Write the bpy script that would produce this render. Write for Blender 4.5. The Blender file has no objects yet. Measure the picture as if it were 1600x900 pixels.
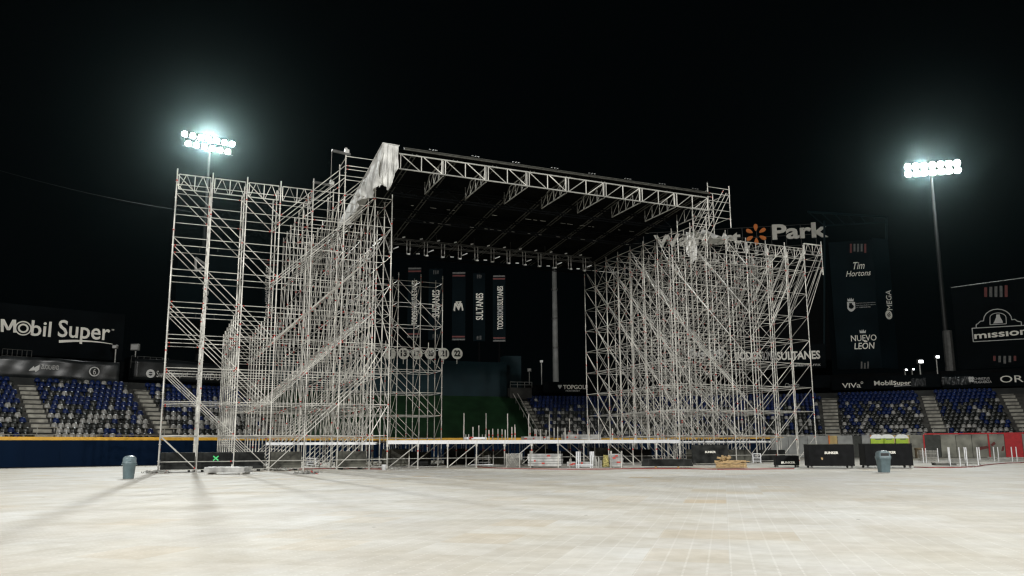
import bpy, bmesh, math, random
from mathutils import Vector, Matrix
random.seed(7)
sc = bpy.context.scene
COL = sc.collection
R_ = math.radians
def V(*a): return Vector(a)

# ---------------------------------------------------------------- camera model (28 mm lens, 1.43 m above the floor)
FPX, CY, PITCH, ROLL, CAMH = 1240.0, 493.7, 0.1625, -0.00541, 1.43
_cp, _sp, _cr, _sr = math.cos(PITCH), math.sin(PITCH), math.cos(ROLL), math.sin(ROLL)
_R0, _U0 = V(1, 0, 0), V(0, -_sp, _cp)
CF = V(0, _cp, _sp)
CR = _cr * _R0 + _sr * _U0
CU = -_sr * _R0 + _cr * _U0
CAM = V(0, 0, CAMH)
def ray(x, y): return CR * ((x - 800) / FPX) - CU * ((y - CY) / FPX) + CF
def G(x, y, z=0.0):                     # photo measurement -> point on the level z
    d = ray(x, y); return CAM + d * ((z - CAMH) / d.z)
def AT(x, y, Y):                        # photo measurement -> point at the distance Y
    d = ray(x, y); return CAM + d * (Y / d.y)
def PX(p):
    v = Vector(p) - CAM; d = v.dot(CF)
    return 800 + FPX * v.dot(CR) / d, CY - FPX * v.dot(CU) / d, d
# stage frame: s along the stage front, v into the depth
TH = 0.40858
SU, SV, SO = V(math.cos(TH), math.sin(TH), 0), V(-math.sin(TH), math.cos(TH), 0), V(-20.648, 46.994, 0)
def S(s, v, z): return SO + SU * s + SV * v + V(0, 0, z)
def ONV(x, y, v):
    d = ray(x, y); t = ((SO - CAM).dot(SV) + v) / d.dot(SV); q = CAM + d * t
    return (q - SO).dot(SU), q.z
# fence line: straight, arc, straight
T1, T2, P0 = 27.0, 85.2, V(-38.7, 60, 0)
H0, H1 = R_(41.6), R_(-22)
P1 = P0 + V(math.cos(H0), math.sin(H0), 0) * T1
RAD = (T2 - T1) / (H0 - H1)
def fence(t, n=0.0, z=0.0):
    if t < T1: h = H0; p = P0 + V(math.cos(h), math.sin(h), 0) * t
    else:
        tt = min(t, T2); h = H0 - (tt - T1) / RAD
        p = P1 + V((math.sin(H0) - math.sin(h)) * RAD, (math.cos(h) - math.cos(H0)) * RAD, 0)
        if t > T2: p = p + V(math.cos(h), math.sin(h), 0) * (t - T2)
    return p + V(-math.sin(h), math.cos(h), 0) * n + V(0, 0, z)
def head(t):
    return H0 if t < T1 else H0 - (min(t, T2) - T1) / RAD
def TX(x, n=0.0, z=2.4):                # where along the fence line (offset n) a photo column falls
    lo, hi = -20.0, 125.0
    for _ in range(50):
        m = (lo + hi) / 2
        if PX(fence(m, n, z))[0] < x: lo = m
        else: hi = m
    return (lo + hi) / 2
def ZY(y, x, n):                        # height for a photo row on the fence offset n
    p = fence(TX(x, n, 8), n); a, b = 0.0, 60.0
    for _ in range(50):
        m = (a + b) / 2
        if PX(p + V(0, 0, m))[1] > y: a = m
        else: b = m
    return (a + b) / 2

# ---------------------------------------------------------------- materials
def mat(name, col, rough=0.6, metal=0.0, var=0.15, scale=3.0, emit=0.0, spec=0.5, bump=0.0, stretch=(1, 1, 1), dark=None):
    m = bpy.data.materials.new(name); m.use_nodes = True
    nt = m.node_tree; b = nt.nodes['Principled BSDF']
    b.inputs['Roughness'].default_value = rough; b.inputs['Metallic'].default_value = metal
    b.inputs['Specular IOR Level'].default_value = spec
    c = (*col, 1)
    if emit:
        b.inputs['Base Color'].default_value = c
        b.inputs['Emission Color'].default_value = c; b.inputs['Emission Strength'].default_value = emit
        return m
    tc = nt.nodes.new('ShaderNodeTexCoord'); mp = nt.nodes.new('ShaderNodeMapping')
    mp.inputs['Scale'].default_value = stretch
    nz = nt.nodes.new('ShaderNodeTexNoise'); nz.inputs['Scale'].default_value = scale; nz.inputs['Detail'].default_value = 6
    rp = nt.nodes.new('ShaderNodeValToRGB')
    lo = dark or tuple(max(0, k * (1 - 1.6 * var)) for k in col); hi = tuple(min(1, k * (1 + var)) for k in col)
    rp.color_ramp.elements[0].position = 0.32; rp.color_ramp.elements[1].position = 0.68
    rp.color_ramp.elements[0].color = (*lo, 1); rp.color_ramp.elements[1].color = (*hi, 1)
    nt.links.new(tc.outputs['Object'], mp.inputs['Vector']); nt.links.new(mp.outputs[0], nz.inputs['Vector'])
    nt.links.new(nz.outputs['Fac'], rp.inputs['Fac']); nt.links.new(rp.outputs['Color'], b.inputs['Base Color'])
    if bump:
        bp = nt.nodes.new('ShaderNodeBump'); bp.inputs['Strength'].default_value = bump; bp.inputs['Distance'].default_value = 0.05
        nt.links.new(nz.outputs['Fac'], bp.inputs['Height']); nt.links.new(bp.outputs[0], b.inputs['Normal'])
    return m
def island_var(m, lo=0.5, hi=1.15):
    nt = m.node_tree; b = nt.nodes['Principled BSDF']; src = b.inputs['Base Color'].links[0].from_socket
    g = nt.nodes.new('ShaderNodeNewGeometry'); mr = nt.nodes.new('ShaderNodeMapRange'); mr.inputs['To Min'].default_value = lo; mr.inputs['To Max'].default_value = hi
    nt.links.new(g.outputs['Random Per Island'], mr.inputs['Value'])
    mx = nt.nodes.new('ShaderNodeMix'); mx.data_type = 'RGBA'; mx.blend_type = 'MULTIPLY'; mx.inputs['Factor'].default_value = 1
    nt.links.new(src, mx.inputs['A']); nt.links.new(mr.outputs[0], mx.inputs['B']); nt.links.new(mx.outputs['Result'], b.inputs['Base Color'])
    return m
M = dict(
    steel=mat('galvanised_steel', (0.55, 0.54, 0.495), 0.45, 0.2, 0.30, 0.9),
    steel_dull=mat('dull_steel', (0.40, 0.40, 0.37), 0.55, 0.3, 0.2, 1.0),
    red=mat('red_clip_paint', (0.42, 0.035, 0.02), 0.5),
    roofsteel=mat('dark_roof_steel', (0.06, 0.06, 0.05), 0.6, 0.2, 0.25),  # darker steel tone for rafters and eave tubes
    alu=mat('aluminium', (0.40, 0.40, 0.385), 0.5, 0.3, 0.3, 2.0),
    white=mat('white_beam_paint', (0.72, 0.73, 0.74), 0.5, 0, 0.05, 1.5),
    darksteel=mat('dark_steel', (0.10, 0.10, 0.095), 0.5, 0.4, 0.2),
    black=mat('black_case_paint', (0.007, 0.0075, 0.008), 0.5, 0, 0.3, 2.5, bump=0.05, spec=0.08),
    scuffed=mat('scuffed_black_board', (0.020, 0.021, 0.020), 0.8, 0, 0.7, 1.6, spec=0.12, dark=(0.004, 0.0045, 0.0045)),
    dusty=mat('dusty_black_board', (0.07, 0.07, 0.058), 0.8, 0, 0.8, 1.5, spec=0.15, dark=(0.02, 0.02, 0.018)),
    navy=mat('navy_wall_padding', (0.002, 0.010, 0.030), 0.55, 0, 0.12, 0.4, stretch=(1, 1, 0.2), spec=0.04),
    yellow=mat('yellow_wall_cap', (0.78, 0.42, 0.03), 0.5, 0, 0.1, 0.8),
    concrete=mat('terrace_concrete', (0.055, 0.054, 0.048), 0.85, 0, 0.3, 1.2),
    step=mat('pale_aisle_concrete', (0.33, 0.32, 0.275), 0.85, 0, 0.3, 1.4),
    darkconc=mat('dark_concrete', (0.02, 0.022, 0.021), 0.85, 0, 0.3, 1.0),
    seatblue=mat('blue_seat_plastic', (0.002, 0.013, 0.078), 0.42, 0, 0.1, spec=0.2),
    seatgrey=mat('charcoal_seat_plastic', (0.022, 0.024, 0.022), 0.34, 0, 0.15, spec=0.35),
    seatwhite=mat('pale_grey_seat_plastic', (0.29, 0.285, 0.265), 0.35, 0, 0.12),
    turf=mat('dark_green_turf_carpet', (0.008, 0.029, 0.010), 0.95, 0, 0.25, 0.5, spec=0.12),
    teal=mat('dark_teal_cladding', (0.004, 0.015, 0.019), 0.6, 0, 0.15, 0.3, spec=0.12),
    signdark=mat('dark_sign_sheet', (0.003, 0.0045, 0.0055), 0.6, 0, 0.25, 0.4, spec=0.02),
    signteal=mat('dark_teal_canvas', (0.0035, 0.008, 0.0105), 0.65, 0, 0.25, 0.25, spec=0.03),
    blackmetal=mat('black_structure', (0.004, 0.0045, 0.005), 0.6, 0.1, 0.2, spec=0.03),
    letter=mat('cream_lettering', (0.80, 0.78, 0.70), 0.5, 0, 0.05, 1.0),
    letterdim=mat('grey_print', (0.56, 0.56, 0.54), 0.6, 0, 0.06, 1.0),
    orange=mat('orange_lettering', (0.80, 0.22, 0.03), 0.5, 0, 0.05),
    signred=mat('red_print', (0.13, 0.018, 0.014), 0.6),
    tarp=mat('white_tarpaulin', (0.58, 0.58, 0.555), 0.85, 0, 0.25, 1.3, spec=0.2),
    membrane=mat('black_roof_membrane', (0.005, 0.0052, 0.005), 0.8, 0, 0.3, 0.4, spec=0.0),
    wood=mat('raw_pine_planks', (0.42, 0.29, 0.14), 0.75, 0, 0.3, 3, stretch=(1, 8, 8)),
    olddeck=mat('worn_plywood', (0.20, 0.15, 0.09), 0.8, 0, 0.4, 1.2),
    bin=mat('grey_bin_plastic', (0.115, 0.165, 0.18), 0.42, 0, 0.10, 4),
    binlid=mat('grey_bin_lid_plastic', (0.15, 0.20, 0.215), 0.42, 0, 0.08, 4),
    lime=mat('lime_green_plastic', (0.36, 0.52, 0.025), 0.45, 0, 0.06),
    roofwhite=mat('white_translucent_plastic', (0.78, 0.80, 0.78), 0.4, 0, 0.05),
    hose=mat('red_hose_rubber', (0.26, 0.035, 0.025), 0.5),
    rope=mat('yellow_rope', (0.42, 0.37, 0.14), 0.9, 0, 0.4, 14),
    panelgrey=mat('pale_grey_hoarding', (0.34, 0.35, 0.34), 0.7, 0, 0.14, 1.2),
    panelconc=mat('stained_concrete_panel', (0.25, 0.25, 0.21), 0.8, 0, 0.32, 0.9),
    paneldark=mat('charcoal_hoarding', (0.05, 0.055, 0.048), 0.7, 0, 0.2),
    panelply=mat('yellow_plywood_hoarding', (0.62, 0.46, 0.20), 0.7, 0, 0.12, 1.5, stretch=(1, 1, 0.15)),
    panelred=mat('red_hoarding', (0.52, 0.018, 0.022), 0.6, 0, 0.12),
    green=mat('green_spray_paint', (0.08, 0.62, 0.20), 0.7),
    blackprint=mat('black_print', (0.012, 0.012, 0.012), 0.6),
    paleple=mat('pale_mast', (0.20, 0.205, 0.195), 0.6, 0, 0.2, 0.8),
    pole=mat('galvanised_mast', (0.018, 0.019, 0.0185), 0.55, 0.2, 0.15, 0.8),
    lamp=mat('floodlight_glass', (0.93, 1.0, 0.98), emit=220.0),
    smalllamp=mat('work_light_glass', (0.97, 0.98, 1.0), emit=9.0),
)

island_var(M['steel'], 0.45, 1.35); island_var(M['steel_dull'], 0.55, 1.2); island_var(M['seatblue'], 0.6, 1.3); island_var(M['seatwhite'], 0.7, 1.15); island_var(M['alu'], 0.75, 1.1)
# ---------------------------------------------------------------- object helpers
ORG = {}
def tag(o, label=None, cat=None, group=None, kind=None):
    if label: o['label'] = label
    if cat: o['category'] = cat
    if group: o['group'] = group
    if kind: o['kind'] = kind
    return o
def thing(name, label, cat, loc=(0, 0, 0), group=None):
    o = bpy.data.objects.new(name, None); COL.objects.link(o); o.location = loc
    o.empty_display_size = 0.3; ORG[o] = Vector(loc)
    return tag(o, label, cat, group)
def org(p): return ORG.get(p, V(0, 0, 0))

class MB:
    def __init__(s): s.v = []; s.f = []; s.m = []; s.st = []
    def add(s, vs, fs, mi=0):
        s.st.append((len(s.v), len(s.f))); b = len(s.v); s.v.extend([tuple(q) for q in vs])
        for f in fs: s.f.append([b + i for i in f]); s.m.append(mi)
        return s
    def box(s, c, sx, sy, sz, ax=V(1, 0, 0), ay=V(0, 1, 0), az=V(0, 0, 1), mi=0):
        c = Vector(c); vs = [c + ax * (sx / 2 * i) + ay * (sy / 2 * j) + az * (sz / 2 * k) for k in (-1, 1) for j in (-1, 1) for i in (-1, 1)]
        return s.add(vs, [(0, 2, 3, 1), (4, 5, 7, 6), (0, 1, 5, 4), (2, 6, 7, 3), (0, 4, 6, 2), (1, 3, 7, 5)], mi)
    def tube(s, a, b, r, n=6, r2=None, mi=0, cap=True):
        a, b = Vector(a), Vector(b); d = b - a
        if d.length < 1e-6: return s
        d.normalize(); q = V(0, 0, 1) if abs(d.z) < 0.9 else V(1, 0, 0)
        x = d.cross(q).normalized(); y = d.cross(x); r2 = r if r2 is None else r2
        vs = [a + (x * math.cos(2 * math.pi * i / n) + y * math.sin(2 * math.pi * i / n)) * r for i in range(n)]
        vs += [b + (x * math.cos(2 * math.pi * i / n) + y * math.sin(2 * math.pi * i / n)) * r2 for i in range(n)]
        fs = [(i, (i + 1) % n, n + (i + 1) % n, n + i) for i in range(n)]
        if cap: fs += [tuple(range(n))[::-1], tuple(range(n, 2 * n))]
        return s.add(vs, fs, mi)
    def lathe(s, prof, c=V(0, 0, 0), n=20, mi=0, sq=None):     # prof: (radius, z); sq: superellipse power
        k = len(prof); vs = []
        for r, z in prof:
            for i in range(n):
                a = 2 * math.pi * i / n; ca, sa = math.cos(a), math.sin(a)
                if sq:
                    e = 2 / sq; ca = math.copysign(abs(ca) ** e, ca); sa = math.copysign(abs(sa) ** e, sa)
                vs.append(Vector(c) + V(r * ca, r * sa, z))
        fs = [(j * n + i, j * n + (i + 1) % n, (j + 1) * n + (i + 1) % n, (j + 1) * n + i) for j in range(k - 1) for i in range(n)]
        fs += [tuple(range(n))[::-1], tuple((k - 1) * n + i for i in range(n))]
        return s.add(vs, fs, mi)
    def build_each(s, name, mats, parent):          # every added piece becomes a part of its own
        for i, (v0, f0) in enumerate(s.st):
            v1, f1 = s.st[i + 1] if i + 1 < len(s.st) else (len(s.v), len(s.f))
            q = MB(); q.add(s.v[v0:v1], [[k - v0 for k in f] for f in s.f[f0:f1]]); q.build(name, mats, parent)
    def quad(s, a, b, c, d, mi=0): return s.add([a, b, c, d], [(0, 1, 2, 3)], mi)
    def build(s, name, mats, parent=None, smooth=False, **kw):
        if not isinstance(mats, (list, tuple)): mats = [mats]
        o0 = org(parent) if parent else V(0, 0, 0)
        me = bpy.data.meshes.new(name)
        me.from_pydata([tuple(Vector(q) - o0) for q in s.v], [], s.f)
        for m in mats: me.materials.append(M[m] if isinstance(m, str) else m)
        if len(mats) > 1: me.polygons.foreach_set('material_index', s.m)
        if smooth: me.polygons.foreach_set('use_smooth', [True] * len(me.polygons))
        me.update(); o = bpy.data.objects.new(name, me); COL.objects.link(o)
        if parent: o.parent = parent; ORG[o] = o0
        return tag(o, **kw)
def bevel(o, w=0.01, seg=2):
    m = o.modifiers.new('edge', 'BEVEL'); m.width = w; m.segments = seg; m.limit_method = 'ANGLE'; return o

def text_mesh(txt, off=0.0, ext=0.04):
    cu = bpy.data.curves.new('lettering', 'FONT'); cu.body = txt; cu.offset = off; cu.extrude = ext; cu.resolution_u = 3
    o = bpy.data.objects.new('lettering', cu); COL.objects.link(o)
    dg = bpy.context.evaluated_depsgraph_get(); me = bpy.data.meshes.new_from_object(o.evaluated_get(dg))
    vs = [v.co.copy() for v in me.vertices]; fs = [list(p.vertices) for p in me.polygons]
    bpy.data.objects.remove(o); bpy.data.curves.remove(cu); bpy.data.meshes.remove(me)
    return vs, fs
def letters(name, txt, org_pt, ax, ay, w, h, material, parent, depth=0.08, off=0.0, shear=0.0, label=None):
    """text whose lower-left corner sits at org_pt, w wide along ax, h tall along ay, standing proud towards ax x ay"""
    vs, fs = text_mesh(txt, off)
    x0, x1 = min(v.x for v in vs), max(v.x for v in vs); y0, y1 = min(v.y for v in vs), max(v.y for v in vs)
    z1 = max(v.z for v in vs) or 1
    ax, ay = ax.normalized(), ay.normalized(); az = ax.cross(ay)
    b = MB(); out = []
    for v in vs:
        fx = (v.x - x0) / (x1 - x0); fy = (v.y - y0) / (y1 - y0)
        out.append(org_pt + ax * (fx * w + shear * fy * h) + ay * (fy * h) + az * (depth * (v.z / z1 + 1) / 2 + 0.004))
    b.add(out, fs)
    return b.build(name, material, parent, label=label)
UP = V(0, 0, 1)
def disc(b, c, ax, ay, r, th, n=24, mi=0, r_in=0.0):
    az = ax.cross(ay)
    if r_in <= 0:
        vs = [c + (ax * math.cos(2 * math.pi * i / n) + ay * math.sin(2 * math.pi * i / n)) * r + az * z for z in (0, th) for i in range(n)]
        b.add(vs, [tuple(range(n))[::-1], tuple(range(n, 2 * n))] + [(i, (i + 1) % n, n + (i + 1) % n, n + i) for i in range(n)], mi)
    else:
        vs = [c + (ax * math.cos(2 * math.pi * i / n) + ay * math.sin(2 * math.pi * i / n)) * rr + az * z for z in (0, th) for rr in (r_in, r) for i in range(n)]
        fs = []
        for i in range(n):
            j = (i + 1) % n
            fs += [(2 * n + i, 3 * n + i, 3 * n + j, 2 * n + j), (n + i, n + j, 3 * n + j, 3 * n + i), (i, 2 * n + i, 2 * n + j, j), (i, j, n + j, n + i)]
        b.add(vs, fs, mi)

# ---------------------------------------------------------------- world, camera, lights
w = bpy.data.worlds.new('World'); sc.world = w; w.use_nodes = True
nt = w.node_tree; bg = nt.nodes['Background']
sky = nt.nodes.new('ShaderNodeTexSky'); sky.sky_type = 'NISHITA'; sky.sun_disc = False
sky.sun_elevation = R_(-8); sky.sun_rotation = R_(160)
mx = nt.nodes.new('ShaderNodeMix'); mx.data_type = 'RGBA'; mx.inputs['Factor'].default_value = 0.9
mx.inputs['B'].default_value = (0.0007, 0.0012, 0.0014, 1)
nt.links.new(sky.outputs[0], mx.inputs['A']); nt.links.new(mx.outputs['Result'], bg.inputs['Color'])
bg.inputs['Strength'].default_value = 1.0

cd = bpy.data.cameras.new('camera'); cam = bpy.data.objects.new('camera', cd); COL.objects.link(cam); sc.camera = cam
cd.sensor_width = 36; cd.lens = 36 * FPX / 1600; cd.shift_y = (CY - 450) / 1600; cd.clip_end = 3000; cd.clip_start = 0.1
cam.matrix_world = Matrix(((CR.x, CU.x, -CF.x, CAM.x), (CR.y, CU.y, -CF.y, CAM.y), (CR.z, CU.z, -CF.z, CAM.z), (0, 0, 0, 1)))

def spot(name, loc, aim, power, size=110, blend=0.6, rad=1.2, col=(1, 0.975, 0.93)):
    l = bpy.data.lights.new(name, 'SPOT'); l.energy = power; l.spot_size = R_(size); l.spot_blend = blend; l.shadow_soft_size = rad; l.color = col
    o = bpy.data.objects.new(name, l); COL.objects.link(o); o.location = loc
    o.rotation_euler = (Vector(aim) - Vector(loc)).to_track_quat('-Z', 'Y').to_euler(); return o
spot('infield_floodlight_near_right', (46, -38, 40), (3, 38, 2), 290000, 76, 1.0, col=(1, 0.985, 0.955))
spot('infield_floodlight_near_left', (-48, -30, 40), (5, 38, 2), 244000, 76, 1.0, col=(1, 0.985, 0.955))
# ---------------------------------------------------------------- ground
gm = bpy.data.materials.new('floor_panel_plastic'); gm.use_nodes = True
n = gm.node_tree.nodes; L = gm.node_tree.links; pb = n['Principled BSDF']
def nd(t, **k):
    q = n.new(t)
    for a, b in k.items(): setattr(q, a, b)
    return q
def mth(op, a, b=None, c=None):
    q = nd('ShaderNodeMath', operation=op)
    for i, s_ in enumerate((a, b, c)):
        if s_ is None: continue
        if isinstance(s_, (int, float)): q.inputs[i].default_value = s_
        else: L.new(s_, q.inputs[i])
    return q.outputs[0]
tc = nd('ShaderNodeTexCoord'); mp = nd('ShaderNodeMapping'); mp.inputs['Rotation'].default_value = (0, 0, R_(14.7))
L.new(tc.outputs['Object'], mp.inputs['Vector']); sx = nd('ShaderNodeSeparateXYZ'); L.new(mp.outputs[0], sx.inputs[0])
PXW, PYW = 1.06, 1.30
cx = mth('FLOOR', mth('DIVIDE', sx.outputs[0], PXW)); cyy = mth('FLOOR', mth('DIVIDE', sx.outputs[1], PYW))
cb = nd('ShaderNodeCombineXYZ'); L.new(cx, cb.inputs[0]); L.new(cyy, cb.inputs[1])
wn = nd('ShaderNodeTexWhiteNoise', noise_dimensions='2D'); L.new(cb.outputs[0], wn.inputs['Vector'])
r1 = nd('ShaderNodeValToRGB'); r1.color_ramp.interpolation = 'CONSTANT'
els = r1.color_ramp.elements
els[0].position = 0; els[0].color = (0.605, 0.60, 0.575, 1); els[1].position = 0.30; els[1].color = (0.625, 0.625, 0.60, 1)
for p_, c_ in ((0.55, (0.595, 0.59, 0.56)), (0.75, (0.645, 0.65, 0.635)), (0.90, (0.60, 0.575, 0.52)), (0.985, (0.59, 0.525, 0.425))):
    e = els.new(p_); e.color = (*c_, 1)
L.new(wn.outputs['Value'], r1.inputs['Fac'])
# broad worn patches
nz = nd('ShaderNodeTexNoise'); nz.inputs['Scale'].default_value = 0.16; nz.inputs['Detail'].default_value = 7; nz.inputs['Roughness'].default_value = 0.62
L.new(mp.outputs[0], nz.inputs['Vector'])
r2 = nd('ShaderNodeValToRGB'); r2.color_ramp.elements[0].position = 0.35; r2.color_ramp.elements[1].position = 0.62
r2.color_ramp.elements[0].color = (0.90, 0.85, 0.765, 1); r2.color_ramp.elements[1].color = (1, 1, 1, 1)
L.new(nz.outputs['Fac'], r2.inputs['Fac'])
nz2 = nd('ShaderNodeTexNoise'); nz2.inputs['Scale'].default_value = 2.2; nz2.inputs['Detail'].default_value = 8; nz2.inputs['Roughness'].default_value = 0.7
L.new(mp.outputs[0], nz2.inputs['Vector'])
r3 = nd('ShaderNodeValToRGB'); r3.color_ramp.elements[0].position = 0.28; r3.color_ramp.elements[1].position = 0.7
r3.color_ramp.elements[0].color = (0.86, 0.85, 0.82, 1); r3.color_ramp.elements[1].color = (1.06, 1.06, 1.06, 1)
L.new(nz2.outputs['Fac'], r3.inputs['Fac'])
def mul(a, b, f=1.0):
    q = nd('ShaderNodeMix', data_type='RGBA', blend_type='MULTIPLY'); q.inputs['Factor'].default_value = f
    L.new(a, q.inputs['A']); L.new(b, q.inputs['B']); return q.outputs['Result']
nz3 = nd('ShaderNodeTexNoise'); nz3.inputs['Scale'].default_value = 0.55; nz3.inputs['Detail'].default_value = 9; nz3.inputs['Roughness'].default_value = 0.68; nz3.inputs['Distortion'].default_value = 0.6
L.new(mp.outputs[0], nz3.inputs['Vector'])
r4 = nd('ShaderNodeValToRGB'); r4.color_ramp.elements[0].position = 0.36; r4.color_ramp.elements[1].position = 0.60
r4.color_ramp.elements[0].color = (0.91, 0.90, 0.87, 1); r4.color_ramp.elements[1].color = (1.02, 1.025, 1.03, 1)
L.new(nz3.outputs['Fac'], r4.inputs['Fac'])
col = mul(mul(mul(r1.outputs[0], r2.outputs[0]), r3.outputs[0]), r4.outputs[0])
# rows of raised pale studs and thin panel seams
fx = mth('FRACT', mth('DIVIDE', sx.outputs[0], 0.265)); fy = mth('FRACT', mth('DIVIDE', sx.outputs[1], 0.115))
stud = mth('MULTIPLY', mth('LESS_THAN', fx, 0.10), mth('LESS_THAN', fy, 0.5))
sm = nd('ShaderNodeMix', data_type='RGBA'); L.new(mth('MULTIPLY', stud, mth('MULTIPLY', mth('SUBTRACT', nz.outputs['Fac'], 0.27), 1.35)), sm.inputs['Factor']); L.new(col, sm.inputs['A']); sm.inputs['B'].default_value = (0.80, 0.80, 0.77, 1)
ex = mth('LESS_THAN', mth('FRACT', mth('DIVIDE', sx.outputs[0], PXW)), 0.010); ey = mth('LESS_THAN', mth('FRACT', mth('DIVIDE', sx.outputs[1], PYW)), 0.008)
seam = mth('MAXIMUM', ex, ey)
se = nd('ShaderNodeMix', data_type='RGBA'); L.new(mth('MULTIPLY', seam, 0.14), se.inputs['Factor']); L.new(sm.outputs['Result'], se.inputs['A']); se.inputs['B'].default_value = (0.25, 0.23, 0.19, 1)
# small dropped dirt specks
vo = nd('ShaderNodeTexVoronoi'); vo.inputs['Scale'].default_value = 0.55; L.new(mp.outputs[0], vo.inputs['Vector'])
sp = mth('LESS_THAN', vo.outputs['Distance'], 0.022)
sq = nd('ShaderNodeMix', data_type='RGBA'); L.new(mth('MULTIPLY', sp, 0.8), sq.inputs['Factor']); L.new(se.outputs['Result'], sq.inputs['A']); sq.inputs['B'].default_value = (0.08, 0.075, 0.065, 1)
L.new(sq.outputs['Result'], pb.inputs['Base Color'])
bp = nd('ShaderNodeBump'); bp.inputs['Strength'].default_value = 0.35; bp.inputs['Distance'].default_value = 0.012
L.new(mth('ADD', stud, mth('MULTIPLY', nz2.outputs['Fac'], 0.6)), bp.inputs['Height']); L.new(bp.outputs[0], pb.inputs['Normal'])
pb.inputs['Roughness'].default_value = 0.7; pb.inputs['Specular IOR Level'].default_value = 0.15

b = MB(); b.quad((-900, -300, -0.02), (900, -300, -0.02), (900, 1500, -0.02), (-900, 1500, -0.02))
b.build('ground', mat('dark_earth', (0.03, 0.03, 0.030), 0.95, 0, 0.3, 0.1), kind='structure')
b = MB(); ts = [-40 + 2 * i for i in range(91)]
pts = [fence(t, 0.3) for t in ts]
poly = [V(-90, -120, 0), V(95, -120, 0)] + [V(95, pts[-1].y, 0)] + pts[::-1] + [V(-90, pts[0].y, 0)]
b.add(poly, [tuple(range(len(poly)))]); b.build('floor', gm, kind='structure')

# ---------------------------------------------------------------- outfield walls
WALLH = 2.33
def strip(b, t0, t1, n0, n1, z0, z1, mi=0, step=1.0):
    k = max(1, int(round((t1 - t0) / step))); tt = [t0 + (t1 - t0) * i / k for i in range(k + 1)]
    vs = []
    for t in tt: vs += [fence(t, n0, z0), fence(t, n1, z0), fence(t, n1, z1), fence(t, n0, z1)]
    fs = []
    for i in range(k):
        a, c = 4 * i, 4 * i + 4
        fs += [(a, c, c + 3, a + 3), (a + 3, c + 3, c + 2, a + 2), (a + 2, c + 2, c + 1, a + 1), (a + 1, c + 1, c, a)]
    fs += [(0, 3, 2, 1), (4 * k, 4 * k + 1, 4 * k + 2, 4 * k + 3)]
    b.add(vs, fs, mi)
tHO = TX(1204, 0, 1.2)                    # where the hoarding starts
wl = thing('outfield_wall', 'long navy padded outfield wall with yellow cap in front of the stands', 'wall', fence(10))
b = MB(); t = -22.0
while t < tHO - 0.2:
    t2 = min(t + 2.4, tHO - 0.02); strip(b, t + 0.003, t2 - 0.003, 0, 0.25, 0.05, WALLH - 0.26); t = t2
b.build('padding', 'navy', wl)
b = MB(); strip(b, -22, tHO - 0.02, -0.03, 0.28, WALLH - 0.255, WALLH); b.build('wall_cap', 'yellow', wl)
ho = thing('hoarding_wall', 'patchwork hoarding wall of grey, plywood, black and red panels below right stand', 'hoarding', fence(tHO + 10))
cols = [(1204, 'panelgrey'), (1232, 'panelgrey'), (1288, None)]
edges = [1204, 1232, 1262, 1295, 1309, 1333, 1347, 1361, 1422, 1444, 1470, 1494, 1519, 1545, 1570, 1598, 1640, 1690]
mats_ = ['panelgrey', 'panelgrey', 'panelgrey', 'panelply', 'panelgrey', 'paneldark', 'panelgrey', 'panelply', 'panelconc', 'paneldark', 'panelconc', 'panelconc', 'panelconc', 'panelconc', 'panelred', 'panelconc', 'panelconc']
PL = {'panelply': 'yellow plywood panel', 'paneldark': 'charcoal black panel', 'panelred': 'bright red panel'}
for i, m_ in enumerate(mats_):
    ta, tb = TX(edges[i], 0, 1.4), TX(edges[i + 1], 0, 1.4)
    b = MB(); strip(b, ta + 0.02, tb - 0.02, 0, 0.12, 0.03, WALLH + 0.05 - 0.03 * (i % 2)); b.build('panel', m_, ho, label=PL.get(m_))
b = MB(); strip(b, TX(1444, 0, 2), TX(1690, 0, 2), -0.05, 0.14, WALLH + 0.055, WALLH + 0.19); b.build('top_rail', 'panelred', ho, label='red painted top rail')
for x in (1444, 1545, 1361.5, 1296):
    t = TX(x, 0, 1.4); b = MB(); b.box(fence(t, -0.06, 1.2), 0.13, 0.1, 2.36, V(math.cos(head(t)), math.sin(head(t)), 0), V(-math.sin(head(t)), math.cos(head(t)), 0)); b.build('post', 'panelred' if x > 1400 else 'orange', ho)
# smears of red paint left on the concrete panels
for x, y, rx, rz in ((1535, 700, 0.7, 0.22), (1552, 694, 0.25, 0.2), (1566, 701, 0.18, 0.28)):
    t = TX(x, 0, 1.4); c = fence(t, -0.012, ZY(y, x, 0)); a = V(math.cos(head(t)), math.sin(head(t)), 0)
    b = MB(); vs = []
    for i in range(14):
        an = 2 * math.pi * i / 14; k = random.uniform(0.6, 1.15); vs.append(c + a * (rx * k * math.cos(an)) + UP * (rz * k * math.sin(an) + 0.12 * math.cos(an)))
    b.add(vs, [tuple(range(14))]); b.build('paint_smear', 'signred', ho)

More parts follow.
